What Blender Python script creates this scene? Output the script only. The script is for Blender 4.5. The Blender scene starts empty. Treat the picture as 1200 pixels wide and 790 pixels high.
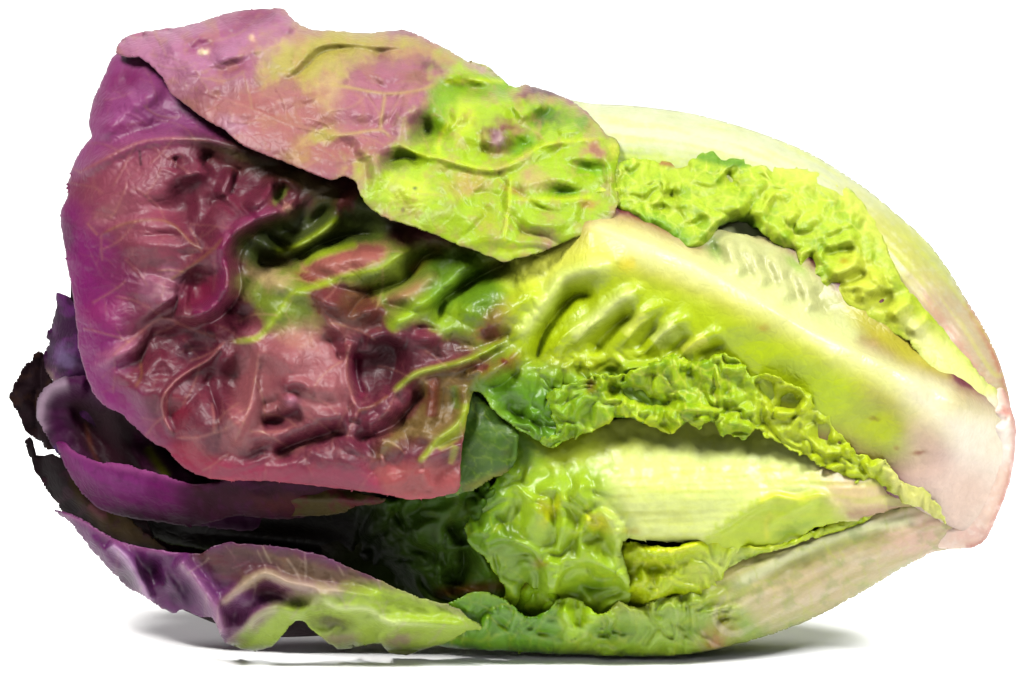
import bpy, math
import numpy as np
from mathutils import Vector, Matrix

# ------------------------------------------------------------------ scene, camera, light
S = bpy.context.scene
C = bpy.context.collection
K = 0.0002                    # metres per drawing unit: the head is about 24 cm long
ELEV = math.radians(8.5)      # the camera looks slightly down
CX, CY = 600.0, 395.0

cam_d = bpy.data.cameras.new('camera')
cam = bpy.data.objects.new('camera', cam_d)
C.objects.link(cam)
S.camera = cam
DIST = 6.0
cam_d.sensor_width = 36.0
cam_d.lens = 36.0 * DIST / (1200 * K)
cam_d.clip_start = 0.05
cam_d.clip_end = 60.0
ROT = (math.pi / 2 - ELEV, 0, 0)
cam.rotation_euler = ROT

w = bpy.data.worlds.new('World')
S.world = w
w.use_nodes = True
bg = w.node_tree.nodes['Background']
bg.inputs['Color'].default_value = (1.0, 1.0, 1.0, 1)
bg.inputs['Strength'].default_value = 0.04

HEAD_Z = 0.0                  # height of the head's origin, set below once the lowest leaf is known


def area(name, loc, target, sx, sy, power, col=(1, 1, 1)):
    d = bpy.data.lights.new(name, 'AREA')
    d.shape = 'RECTANGLE'
    d.size, d.size_y = sx, sy
    d.energy = power
    d.color = col
    o = bpy.data.objects.new(name, d)
    C.objects.link(o)
    o.location = loc
    v = Vector(target) - Vector(loc)
    o.rotation_euler = v.to_track_quat('-Z', 'Y').to_euler()
    return o


area('left_softbox', (-0.44, -0.60, 0.88), (0, 0, 0.06), 0.30, 0.30, 28.0, (1.0, 0.985, 0.96))
area('right_softbox', (0.70, -0.50, 0.76), (0, 0, 0.06), 0.30, 0.30, 27.0)
area('front_fill', (0.0, -1.15, 0.45), (0, 0, 0.06), 0.5, 0.3, 1.4)
area('backdrop_light', (0.0, 0.55, 1.5), (0, 1.0, 0.2), 2.2, 0.5, 22.0)

S.view_settings.view_transform = 'Standard'
S.view_settings.look = 'None'
S.view_settings.exposure = 0.0
S.view_settings.gamma = 1.0
S.render.film_transparent = False
try:
    S.cycles.use_denoising = True
    S.cycles.max_bounces = 6
except Exception:
    pass


# ------------------------------------------------------------------ numeric helpers
def smooth_line(pts, step=5.0, closed=False):
    p = np.asarray(pts, float)
    if len(p) < 3 and not closed:
        n = max(2, int(np.hypot(*(p[-1] - p[0])) / step) + 1)
        t = np.linspace(0, 1, n)[:, None]
        return p[0] * (1 - t) + p[-1] * t
    q = np.vstack([p[-1], p, p[0], p[1]]) if closed else np.vstack([2 * p[0] - p[1], p, 2 * p[-1] - p[-2]])
    out = []
    for i in range(1, len(q) - 2):
        a, b, c, d = q[i - 1], q[i], q[i + 1], q[i + 2]
        n = max(1, int(np.hypot(*(c - b)) / step))
        t = (np.arange(n) / n)[:, None]
        # tension 0.5 catmull-rom, a bit tightened so that corners stay corners
        m1, m2 = 0.42 * (c - a), 0.42 * (d - b)
        L = np.hypot(*(c - b))
        for m in (m1, m2):
            l = np.hypot(*m)
            if l > 1.2 * L:
                m *= 1.2 * L / l
        t2, t3 = t * t, t * t * t
        out.append((2 * t3 - 3 * t2 + 1) * b + (t3 - 2 * t2 + t) * m1 + (-2 * t3 + 3 * t2) * c + (t3 - t2) * m2)
    if not closed:
        out.append(p[-1:])
    return np.vstack(out)


def line_dist(x, y, line, closed=False, full=False):
    """distance to a polyline; with full also the signed side and the place along it (0..1)"""
    a = line
    b = np.roll(line, -1, 0) if closed else line[1:]
    if not closed:
        a = line[:-1]
    seg = b - a
    ln = np.hypot(seg[:, 0], seg[:, 1]) + 1e-9
    cum = np.concatenate([[0], np.cumsum(ln)])
    best = np.full(x.shape, 1e18)
    side = np.zeros(x.shape)
    along = np.zeros(x.shape)
    for i in range(len(a)):
        dx, dy = x - a[i, 0], y - a[i, 1]
        t = np.clip((dx * seg[i, 0] + dy * seg[i, 1]) / (ln[i] ** 2), 0, 1)
        d = (dx - t * seg[i, 0]) ** 2 + (dy - t * seg[i, 1]) ** 2
        m = d < best
        best[m] = d[m]
        if full:
            cr = seg[i, 0] * dy - seg[i, 1] * dx
            side[m] = np.sign(cr[m])
            along[m] = (cum[i] + t[m] * ln[i]) / cum[-1]
    best = np.sqrt(best)
    return (best, side, along) if full else best


def inside(x, y, poly):
    r = np.zeros(x.shape, bool)
    n = len(poly)
    j = n - 1
    for i in range(n):
        xi, yi, xj, yj = poly[i, 0], poly[i, 1], poly[j, 0], poly[j, 1]
        if yi != yj:
            m = ((yi > y) != (yj > y)) & (x < (xj - xi) * (y - yi) / (yj - yi) + xi)
            r ^= m
        j = i
    return r


def sdf(x, y, poly):
    d = line_dist(x, y, poly, closed=True)
    return np.where(inside(x, y, poly), d, -d)


def _hash(ix, iy, seed):
    h = (ix.astype(np.int64) * 374761393 + iy.astype(np.int64) * 668265263 + seed * 974634777) & 0xFFFFFFFF
    h = ((h ^ (h >> 13)) * 1274126177) & 0xFFFFFFFF
    h = ((h ^ (h >> 16)) * 2246822519) & 0xFFFFFFFF
    return (h ^ (h >> 15)) & 0xFFFFFF


def gnoise(x, y, seed=0):
    ix, iy = np.floor(x), np.floor(y)
    fx, fy = x - ix, y - iy
    u = fx * fx * fx * (fx * (fx * 6 - 15) + 10)
    v = fy * fy * fy * (fy * (fy * 6 - 15) + 10)
    r = []
    for oy in (0, 1):
        for ox in (0, 1):
            a = _hash(ix + ox, iy + oy, seed) / 16777216.0 * 2 * math.pi
            r.append(np.cos(a) * (fx - ox) + np.sin(a) * (fy - oy))
    return ((r[0] * (1 - u) + r[1] * u) * (1 - v) + (r[2] * (1 - u) + r[3] * u) * v) * 1.5


def fbm(x, y, scale, seed=0, octv=4, gain=0.5):
    r = np.zeros(x.shape)
    a, f = 1.0, 1.0 / scale
    for o in range(octv):
        r += a * gnoise(x * f + 17.3 * o, y * f - 9.1 * o, seed + 31 * o)
        a *= gain
        f *= 2.03
    return r


def worley(x, y, scale, seed=0):
    """F1 and F2-F1 (distance to the cell border) in drawing units"""
    X, Y = x / scale, y / scale
    ix, iy = np.floor(X), np.floor(Y)
    f1 = np.full(x.shape, 9.0)
    f2 = np.full(x.shape, 9.0)
    for oy in (-1, 0, 1):
        for ox in (-1, 0, 1):
            cx, cy = ix + ox, iy + oy
            px = cx + 0.1 + 0.8 * _hash(cx, cy, seed) / 16777216.0
            py = cy + 0.1 + 0.8 * _hash(cx, cy, seed + 77) / 16777216.0
            d = np.hypot(X - px, Y - py)
            m = d < f1
            f2 = np.where(m, f1, np.minimum(f2, d))
            f1 = np.where(m, d, f1)
    return f1 * scale, (f2 - f1) * scale


def sstep(a, b, x):
    t = np.clip((x - a) / (b - a), 0, 1)
    return t * t * (3 - 2 * t)


def lin(r, g, b, gain=1.0):
    c = np.array([r, g, b], float) / 255.0
    l = np.where(c <= 0.04045, c / 12.92, ((c + 0.055) / 1.055) ** 2.4)
    return l * gain


# ------------------------------------------------------------------ the rounded volume of the head
HEAD = [(140, 52), (220, 32), (270, 14), (330, 10), (375, 34), (480, 38), (520, 55), (590, 92), (640, 105), (690, 120),
        (760, 125), (860, 145), (950, 180), (1020, 224), (1080, 277), (1130, 346), (1165, 408), (1182, 455), (1191, 510),
        (1182, 575), (1158, 632), (1130, 645), (1090, 647), (1050, 668), (960, 722), (870, 754), (800, 770), (700, 768),
        (560, 762), (420, 756), (290, 758), (190, 722), (150, 694), (110, 655), (72, 600), (50, 540), (48, 460), (62, 380),
        (68, 250), (100, 150), (112, 110)]
_poly = smooth_line(HEAD, 8, True)
_G = 6.0
_gx, _gy = np.meshgrid(np.arange(-60, 1266, _G), np.arange(-60, 870, _G))
_in = inside(_gx.ravel(), _gy.ravel(), _poly).reshape(_gx.shape)
_u = np.zeros(_gx.shape)


def _solve():
    global _u
    # successive over-relaxation, red/black, of lap(u) = -1
    par = (np.add.outer(np.arange(_u.shape[0]), np.arange(_u.shape[1])) % 2)[1:-1, 1:-1]
    mi = _in[1:-1, 1:-1]
    om = 1.965
    for it in range(420):
        for p in (0, 1):
            new = 0.25 * (_u[:-2, 1:-1] + _u[2:, 1:-1] + _u[1:-1, :-2] + _u[1:-1, 2:] + 1.0)
            m = mi & (par == p)
            v = _u[1:-1, 1:-1]
            v[m] += om * (new[m] - v[m])


_solve()
DEPTH = 215.0
_u = np.maximum(_u, 0) / _u.max()


def body(x, y):
    fx = np.clip((x + 60) / _G, 0, _gx.shape[1] - 1.001)
    fy = np.clip((y + 60) / _G, 0, _gx.shape[0] - 1.001)
    ix, iy = fx.astype(int), fy.astype(int)
    a, b = fx - ix, fy - iy
    u = (_u[iy, ix] * (1 - a) + _u[iy, ix + 1] * a) * (1 - b) + (_u[iy + 1, ix] * (1 - a) + _u[iy + 1, ix + 1] * a) * b
    return DEPTH * np.sqrt(u + 0.0006)


def tps(ctrl, x, y):
    """smooth surface through (x, y, value) points"""
    c = np.asarray(ctrl, float)
    n = len(c)
    if n < 3:
        return np.full(x.shape, c[:, 2].mean())
    sc = 200.0

    def U(r2):
        return 0.5 * r2 * np.log(r2 + 1e-9)
    P = c[:, :2] / sc
    r2 = ((P[:, None] - P[None]) ** 2).sum(-1)
    A = np.zeros((n + 3, n + 3))
    A[:n, :n] = U(r2) + np.eye(n) * 1e-3
    A[:n, n] = 1
    A[:n, n + 1:] = P
    A[n:, :n] = A[:n, n:].T
    s = np.linalg.solve(A, np.concatenate([c[:, 2], [0, 0, 0]]))
    X, Y = x / sc, y / sc
    r = s[n] + s[n + 1] * X + s[n + 2] * Y
    for i in range(n):
        r += s[i] * U((X - P[i, 0]) ** 2 + (Y - P[i, 1]) ** 2)
    return r


# ------------------------------------------------------------------ relief and colour
def taper(t, a):
    if a <= 0:
        return 1.0
    return sstep(0, a, t) * sstep(0, a, 1 - t)


def near(x, y, line, r):
    lo, hi = line.min(0) - r, line.max(0) + r
    return np.nonzero((x > lo[0]) & (x < hi[0]) & (y > lo[1]) & (y < hi[1]))[0]


RELIEF = 1.45
WIDER = 1.2


def relief(x, y, feats, h):
    for f in feats:
        k = f[0]
        if k == 'ridge':
            _, pts, wd, ht = f[:4]
            wd = wd * WIDER if wd > 4.5 else wd
            tp = f[4] if len(f) > 4 else 0.25
            L = smooth_line(pts)
            i = near(x, y, L, wd * 3)
            if len(i):
                d, s, t = line_dist(x[i], y[i], L, full=True)
                h[i] += RELIEF * ht * np.exp(-(d / wd) ** 2) * taper(t, tp)
        elif k == 'crease':
            _, pts, wd, ht = f[:4]
            tp = f[4] if len(f) > 4 else 0.3
            wd *= WIDER
            L = smooth_line(pts)
            i = near(x, y, L, wd * 5)
            if len(i):
                d, s, t = line_dist(x[i], y[i], L, full=True)
                h[i] += RELIEF * ht * np.exp(-np.sqrt(d * d + 3.0) / wd) * taper(t, tp)
        elif k == 'cliff':        # raised along a line, falling off at a different rate on its left and right
            _, pts, wl, wr, ht = f[:5]
            tp = f[5] if len(f) > 5 else 0.25
            L = smooth_line(pts)
            i = near(x, y, L, max(wl, wr) * 3)
            if len(i):
                d, s, t = line_dist(x[i], y[i], L, full=True)
                wd = np.where(s > 0, wr, wl)
                h[i] += RELIEF * ht * np.exp(-(d / wd) ** 2) * taper(t, tp)
        elif k == 'dent':
            _, cx, cy, rx, ry, an, ht = f[:7]
            R = max(rx, ry) * 3
            i = np.nonzero((abs(x - cx) < R) & (abs(y - cy) < R))[0]
            c, s = math.cos(math.radians(an)), math.sin(math.radians(an))
            dx, dy = x[i] - cx, y[i] - cy
            h[i] += RELIEF * ht * np.exp(-((dx * c + dy * s) / rx) ** 2 - ((-dx * s + dy * c) / ry) ** 2)
        elif k == 'crumple':      # folded tissue: ridged, warped noise inside an optional polygon
            _, poly, sc, ht, seed = f[:5]
            fe = f[5] if len(f) > 5 else 15
            i = np.arange(len(x))
            m = 1.0
            if poly is not None:
                P = smooth_line(poly, 8, True)
                i = near(x, y, P, fe)
                m = sstep(-fe, fe, sdf(x[i], y[i], P))
            wx = x[i] + 0.35 * sc * fbm(x[i], y[i], sc * 1.3, seed + 5, 2)
            wy = y[i] + 0.35 * sc * fbm(x[i], y[i], sc * 1.3, seed + 9, 2)
            n = fbm(wx, wy, sc * 1.15, seed, 2, 0.4)
            n = np.sqrt(n * n + 0.0015)
            n2 = fbm(wx + 40, wy - 30, sc * 0.6, seed + 3, 2, 0.4)
            n2 = np.sqrt(n2 * n2 + 0.003)
            h[i] += ht * m * (1.5 * (0.42 - n) + 1.5 * (n2 - 0.35))
        elif k == 'blister':      # small pillows between small veins
            _, poly, sc, ht, seed = f[:5]
            fe = f[5] if len(f) > 5 else 20
            i = np.arange(len(x))
            m = 1.0
            if poly is not None:
                P = smooth_line(poly, 8, True)
                i = near(x, y, P, fe)
                m = sstep(-fe, fe, sdf(x[i], y[i], P))
            wx = x[i] + 0.3 * sc * fbm(x[i], y[i], sc * 1.5, seed + 5, 2)
            wy = y[i] + 0.3 * sc * fbm(x[i], y[i], sc * 1.5, seed + 9, 2)
            f1, e = worley(wx, wy, sc, seed)
            h[i] += 0.8 * ht * m * (1 - np.exp(-(e / (0.4 * sc)) ** 1.6)) * (0.7 + 0.5 * gnoise(x[i] / (sc * 2), y[i] / (sc * 2), seed + 4))
        elif k == 'quilt':        # tissue that swells between the veins
            _, lines, poly, wd, ht, fe = f[:6]
            D = np.full(len(x), 3.0 * wd)
            for ln in lines:
                i = near(x, y, ln, 3 * wd)
                if len(i):
                    D[i] = np.minimum(D[i], line_dist(x[i], y[i], ln))
            P = smooth_line(poly, 8, True)
            i = near(x, y, P, fe)
            m = sstep(-fe, fe, sdf(x[i], y[i], P))
            sw = 0.75 + 0.5 * gnoise(x[i] / (wd * 3.2), y[i] / (wd * 3.2), 7)
            h[i] += ht * m * sw * (1 - np.exp(-(D[i] / wd) ** 1.5)) + 0.9 * m * np.exp(-(D[i] / 1.8) ** 2)
        elif k == 'noise':
            _, sc, ht, seed = f[:4]
            h += ht * fbm(x, y, sc, seed, 2, 0.4)
        elif k == 'folds':        # broad soft puckers that meet in sharper creases
            _, poly, sc, ht, seed, fe = f[:6]
            P = smooth_line(poly, 8, True)
            i = near(x, y, P, fe)
            m = sstep(-fe, fe, sdf(x[i], y[i], P))
            wx = x[i] + 0.5 * sc * fbm(x[i], y[i], sc * 1.6, seed + 5, 2)
            wy = y[i] + 0.5 * sc * fbm(x[i], y[i], sc * 1.6, seed + 9, 2)
            n = fbm(wx * 0.8 + wy * 0.5, (wy * 0.9 - wx * 0.4) * 1.3, sc, seed, 2, 0.35)
            h[i] += ht * m * 2.2 * (np.sqrt(n * n + 0.004) - 0.35)
        elif k == 'flutes':       # fine parallel ribbing along a line
            _, pts, wd, ht, wave, seed = f[:6]
            L = smooth_line(pts)
            i = near(x, y, L, wd * 2)
            if len(i):
                d, s, t = line_dist(x[i], y[i], L, full=True)
                sd = d * s
                h[i] += 0.5 * ht * np.sin(sd / wave * 2 * math.pi + 2 * gnoise(t * 4, sd / (wave * 3), seed)) * np.exp(-(d / wd) ** 4)


def paint(x, y, layers, col):
    for f in layers:
        k = f[0]
        if k == 'poly':
            _, pts, c, fe, op = f[:5]
            nz = f[5] if len(f) > 5 else 0.3
            P = smooth_line(pts, 8, True)
            i = near(x, y, P, fe * 2.2)
            if not len(i):
                continue
            d = sdf(x[i], y[i], P) + nz * fe * fbm(x[i], y[i], max(fe * 1.6, 10), 5, 4, 0.6)
            a = op * sstep(-fe, fe, d)
        elif k == 'blob':
            _, cx, cy, rx, ry, an, c, op = f[:8]
            R = max(rx, ry) * 2.6
            i = np.nonzero((abs(x - cx) < R) & (abs(y - cy) < R))[0]
            if not len(i):
                continue
            ca, sa = math.cos(math.radians(an)), math.sin(math.radians(an))
            nx = x[i] + 0.45 * min(rx, ry) * fbm(x[i], y[i], max(8, min(rx, ry)), 11, 3)
            ny = y[i] + 0.45 * min(rx, ry) * fbm(x[i], y[i], max(8, min(rx, ry)), 23, 3)
            dx, dy = nx - cx, ny - cy
            q = ((dx * ca + dy * sa) / rx) ** 2 + ((-dx * sa + dy * ca) / ry) ** 2
            a = op * np.exp(-q ** 1.4)
        elif k == 'stroke':
            _, pts, wd, c, op = f[:5]
            tp = f[5] if len(f) > 5 else 0.1
            L = smooth_line(pts)
            i = near(x, y, L, wd * 3)
            if not len(i):
                continue
            d, s, t = line_dist(x[i], y[i], L, full=True)
            a = op * np.exp(-(d / wd) ** 2) * taper(t, tp)
        elif k == 'veins':
            _, lines, wd, c, op = f[:5]
            i = np.arange(len(x))
            a = np.zeros(len(x))
            for q, ln in enumerate(lines):
                j = near(x, y, ln, wd * 3)
                if len(j):
                    a[j] = np.maximum(a[j], op * (0.6 + 0.4 * math.sin(q * 2.3)) * np.exp(-(line_dist(x[j], y[j], ln) / wd) ** 2))
        elif k == 'mottle':
            _, sc, c, op, seed = f[:5]
            i = np.arange(len(x))
            a = op * sstep(0.05, 0.7, fbm(x, y, sc, seed, 5, 0.6))
        elif k == 'net':          # fine vein network
            _, sc, wd, c, op, seed = f[:6]
            i = np.arange(len(x))
            wx = x + 0.25 * sc * fbm(x, y, sc, seed + 5, 2)
            wy = y + 0.25 * sc * fbm(x, y, sc, seed + 9, 2)
            f1, e = worley(wx, wy, sc, seed)
            a = op * np.exp(-(e / wd) ** 2) * (0.5 + 0.5 * sstep(-0.3, 0.4, fbm(x, y, 60, seed + 2, 2)))
        elif k == 'streak':       # streaks that run along a line
            _, pts, wd, c, op, wave, seed = f[:7]
            L = smooth_line(pts)
            i = near(x, y, L, wd * 2)
            if not len(i):
                continue
            d, s, t = line_dist(x[i], y[i], L, full=True)
            n = fbm(d * s, t * 34, wave, seed, 3)
            a = op * sstep(-0.1, 0.6, n) * np.exp(-(d / wd) ** 4)
        col[i] += np.clip(a, 0, 1)[:, None] * (np.asarray(c) - col[i])


def branch(mains, spacing, length, seed, sub=True):
    """side veins leaving each main vein alternately, curving towards its tip, with smaller ones on them"""
    rng = np.random.RandomState(seed)
    out1, out2 = [], []

    def grow(line, sp, le, res, a0):
        L = smooth_line(line, 4)
        acc, nxt, sgn = 0.0, sp * rng.uniform(0.4, 0.9), 1
        for i in range(1, len(L) - 1):
            acc += np.hypot(*(L[i] - L[i - 1]))
            if acc < nxt:
                continue
            nxt += sp * rng.uniform(0.7, 1.3)
            t = L[min(i + 1, len(L) - 1)] - L[i - 1]
            an = math.atan2(t[1], t[0]) + sgn * math.radians(a0 + rng.uniform(-14, 14))
            turn = -sgn * rng.uniform(0.02, 0.09)
            p = L[i].copy()
            pts = [p.copy()]
            for k in range(int(le * rng.uniform(0.6, 1.3) / 5)):
                p = p + 5 * np.array([math.cos(an), math.sin(an)])
                an += turn + rng.uniform(-0.13, 0.13)
                pts.append(p.copy())
            if len(pts) > 2:
                res.append(np.array(pts))
            sgn = -sgn
    for m in mains:
        grow(m, spacing, length, out1, 52)
    if sub:
        for m in list(out1):
            grow(m, spacing * 0.55, length * 0.38, out2, 60)
    return out1, out2


# ------------------------------------------------------------------ materials
def leaf_material(name, sss=0.05, spec=0.28, fine=1.0):
    m = bpy.data.materials.new(name)
    m.use_nodes = True
    nt = m.node_tree
    N, L = nt.nodes, nt.links
    p = N['Principled BSDF']
    at = N.new('ShaderNodeAttribute')
    at.attribute_name = 'pigment_and_shade'
    tc = N.new('ShaderNodeTexCoord')
    n1 = N.new('ShaderNodeTexNoise')
    n1.inputs['Scale'].default_value = 420
    n1.inputs['Detail'].default_value = 6
    n1.inputs['Roughness'].default_value = 0.65
    L.new(tc.outputs['Object'], n1.inputs['Vector'])
    mr = N.new('ShaderNodeMapRange')
    mr.inputs['From Min'].default_value = 0.3
    mr.inputs['From Max'].default_value = 0.7
    mr.inputs['To Min'].default_value = 0.92
    mr.inputs['To Max'].default_value = 1.08
    L.new(n1.outputs['Fac'], mr.inputs['Value'])
    mx = N.new('ShaderNodeVectorMath')
    mx.operation = 'SCALE'
    L.new(at.outputs['Color'], mx.inputs[0])
    L.new(mr.outputs['Result'], mx.inputs['Scale'])
    L.new(mx.outputs['Vector'], p.inputs['Base Color'])
    L.new(at.outputs['Alpha'], p.inputs['Roughness'])
    p.inputs['Specular IOR Level'].default_value = spec
    p.inputs['Subsurface Weight'].default_value = sss
    p.inputs['Subsurface Radius'].default_value = (1.0, 1.0, 0.4)
    p.inputs['Subsurface Scale'].default_value = 0.0012
    # fine tissue: small cells and grain
    v = N.new('ShaderNodeTexVoronoi')
    v.feature = 'DISTANCE_TO_EDGE'
    v.inputs['Scale'].default_value = 430
    nz = N.new('ShaderNodeTexNoise')
    nz.inputs['Scale'].default_value = 160
    nz.inputs['Detail'].default_value = 2
    L.new(tc.outputs['Object'], nz.inputs['Vector'])
    ad = N.new('ShaderNodeVectorMath')
    ad.operation = 'MULTIPLY_ADD'
    ad.inputs[1].default_value = (0.004, 0.004, 0.004)
    L.new(nz.outputs['Color'], ad.inputs[0])
    L.new(tc.outputs['Object'], ad.inputs[2])
    L.new(ad.outputs['Vector'], v.inputs['Vector'])
    cl = N.new('ShaderNodeMapRange')
    cl.inputs['From Max'].default_value = 0.25
    L.new(v.outputs['Distance'], cl.inputs['Value'])
    n2 = N.new('ShaderNodeTexNoise')
    n2.inputs['Scale'].default_value = 900
    n2.inputs['Detail'].default_value = 4
    L.new(tc.outputs['Object'], n2.inputs['Vector'])
    b1 = N.new('ShaderNodeBump')
    b1.inputs['Strength'].default_value = 0.15 * fine
    b1.inputs['Distance'].default_value = 0.0004
    L.new(cl.outputs['Result'], b1.inputs['Height'])
    b2 = N.new('ShaderNodeBump')
    b2.inputs['Strength'].default_value = 0.16 * fine
    b2.inputs['Distance'].default_value = 0.0004
    L.new(n2.outputs['Fac'], b2.inputs['Height'])
    L.new(b1.outputs['Normal'], b2.inputs['Normal'])
    L.new(b2.outputs['Normal'], p.inputs['Normal'])
    return m


M_LEAF = leaf_material('leaf_tissue', spec=0.2)
M_DEEP = leaf_material('inner_leaf_tissue', sss=0.0, spec=0.07)
M_GLOSS = leaf_material('waxy_leaf_tissue', sss=0.04, spec=0.26)
M_FRILL = leaf_material('frill_tissue', sss=0.2, spec=0.22)
M_RIB = leaf_material('rib_tissue', sss=0.12, spec=0.25, fine=0.35)


def plain(name, col, rough):
    m = bpy.data.materials.new(name)
    m.use_nodes = True
    p = m.node_tree.nodes['Principled BSDF']
    tc = m.node_tree.nodes.new('ShaderNodeTexCoord')
    n = m.node_tree.nodes.new('ShaderNodeTexNoise')
    n.inputs['Scale'].default_value = 40
    m.node_tree.links.new(tc.outputs['Object'], n.inputs['Vector'])
    mr = m.node_tree.nodes.new('ShaderNodeMix')
    mr.data_type = 'RGBA'
    mr.inputs[6].default_value = (*[c * 0.98 for c in col], 1)
    mr.inputs[7].default_value = (*col, 1)
    m.node_tree.links.new(n.outputs['Fac'], mr.inputs[0])
    m.node_tree.links.new(mr.outputs[2], p.inputs['Base Color'])
    p.inputs['Roughness'].default_value = rough
    p.inputs['Specular IOR Level'].default_value = 0.1
    return m


# ------------------------------------------------------------------ mesh building
def to_local(x, y, h):
    return np.stack([(x - CX) * K, (CY - y) * K, h * K], -1)


def mesh_from(name, v, faces, col):
    me = bpy.data.meshes.new(name)
    n, f = len(v), len(faces)
    me.vertices.add(n)
    me.vertices.foreach_set('co', v.astype(np.float32).ravel())
    me.loops.add(f * 4)
    me.loops.foreach_set('vertex_index', faces.astype(np.int32).ravel())
    me.polygons.add(f)
    me.polygons.foreach_set('loop_start', np.arange(0, f * 4, 4, dtype=np.int32))
    me.polygons.foreach_set('loop_total', np.full(f, 4, np.int32))
    me.update(calc_edges=True)
    me.polygons.foreach_set('use_smooth', np.ones(f, bool))
    at = me.color_attributes.new('pigment_and_shade', 'FLOAT_COLOR', 'POINT')  # also carries the shade and highlights painted in the layers
    at.data.foreach_set('color', col.astype(np.float32).ravel())
    return me


def leaf(name, outline, lift, feats, base, layers, parent, step=2.0, rough=0.42, curl=(8, -3), serr=(1.2, 9),
         thick=2.2, mat=None, seed=0, label=None, flat=1.0, rough_map=None, tone=None):
    P = smooth_line(outline, 4.0, True)
    if serr[0] > 0:               # an uneven, slightly toothed margin
        c = np.roll(P, -1, 0) - np.roll(P, 1, 0)
        nrm = np.stack([c[:, 1], -c[:, 0]], -1) / (np.hypot(c[:, 0], c[:, 1])[:, None] + 1e-9)
        n = fbm(P[:, 0], P[:, 1], serr[1], 40 + seed, 3, 0.6)
        P = P + nrm * (n * serr[0])[:, None]
    lo, hi = P.min(0) - 2 * step, P.max(0) + 2 * step
    gx, gy = np.meshgrid(np.arange(lo[0], hi[0], step), np.arange(lo[1], hi[1], step))
    sh = gx.shape
    x, y = gx.ravel().copy(), gy.ravel().copy()
    d = sdf(x, y, P)
    D = d.reshape(sh)
    ok = D > -0.55 * step
    cell = ok[:-1, :-1] & ok[1:, :-1] & ok[:-1, 1:] & ok[1:, 1:]
    used = np.zeros(sh, bool)
    used[:-1, :-1] |= cell
    used[1:, :-1] |= cell
    used[:-1, 1:] |= cell
    used[1:, 1:] |= cell
    gyv, gxv = np.gradient(D, step)
    g = np.hypot(gxv, gyv) + 1e-6
    # move the border vertices onto the outline
    bord = used & (D < 0.6 * step)
    fx = (gx - D * gxv / g)
    fy = (gy - D * gyv / g)
    X = np.where(bord, fx, gx)[used]
    Y = np.where(bord, fy, gy)[used]
    sd = np.maximum(np.where(bord, 0, D)[used], 0)
    idx = np.full(sh, -1)
    idx[used] = np.arange(used.sum())
    r, c = np.nonzero(cell)
    F = np.stack([idx[r, c], idx[r + 1, c], idx[r + 1, c + 1], idx[r, c + 1]], -1)
    h = body(X, Y) * flat + tps(lift, X, Y)
    relief(X, Y, feats, h)
    h += curl[1] * np.exp(-sd / curl[0])
    col = np.tile(np.asarray(base, float), (len(X), 1))
    paint(X, Y, layers, col)
    if tone is not None:          # red pigment lies deeper than the green
        m = sstep(1.5, 2.1, col[:, 0] / (col[:, 1] + 1e-6))[:, None]
        col = col * (1 - m) + col * np.asarray(tone) * m
    rg = np.full(len(X), rough)
    if rough_map:
        rc = np.tile(np.array([rough] * 3), (len(X), 1))
        paint(X, Y, rough_map, rc)
        rg = rc[:, 0]
    col = np.concatenate([np.clip(col, 0.0, 0.95), rg[:, None]], -1)
    me = mesh_from(name, to_local(X, Y, h), F, col)
    o = bpy.data.objects.new(name, me)
    me.materials.append(mat or M_LEAF)
    C.objects.link(o)
    o.parent = parent
    if label:
        o['label'] = label
    if thick > 0:
        s = o.modifiers.new('thickness', 'SOLIDIFY')
        s.thickness = thick * K
        s.offset = -1 if True else 1
    return o


# ------------------------------------------------------------------ colours of the tissue (reflectance)
GAIN = 0.335
def T(r, g, b, k=1.0):
    l = lin(r, g, b)
    if g > r * 0.97 and b < 150:
        l = l * np.array([1.06, 0.98, 0.92])       # lettuce green leans to yellow
    m = l.mean()
    k = k * (1 + 0.12 * sstep(0.35, 0.75, m))
    s = 1.0 + (0.16 if g > r * 0.97 and b < 150 else 0.10) * min(1.0, 3 * (l.max() - l.min()))      # pigments are purer than the lit surface looks
    return np.clip(m + (l - m) * s, 0.004, 1) ** 1.2 * GAIN * k
PURPLE = T(168, 84, 142)
MAGENTA = T(150, 32, 122)
PINK = T(200, 140, 150)
ROSE = T(190, 112, 118)
TAUPE = T(188, 150, 120)
WINE = T(120, 44, 62)
DARKP = T(84, 30, 62)
GREEN = T(160, 205, 40)
LIME = T(196, 222, 74)
DEEP = T(84, 130, 40)
OLIVE = T(130, 130, 50)
PALE = T(236, 240, 178)
WHITE = T(244, 244, 214)
BLUSH = T(232, 206, 184)
BROWN = T(150, 92, 56)
VEIN = T(206, 176, 120)
GVEIN = T(190, 214, 60)

# ------------------------------------------------------------------ the lettuce
head = bpy.data.objects.new('lettuce', None)
C.objects.link(head)
head.empty_display_size = 0.02
head['label'] = 'head of red and green romaine lettuce lying on its side on the white table'
head['category'] = 'lettuce'

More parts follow.
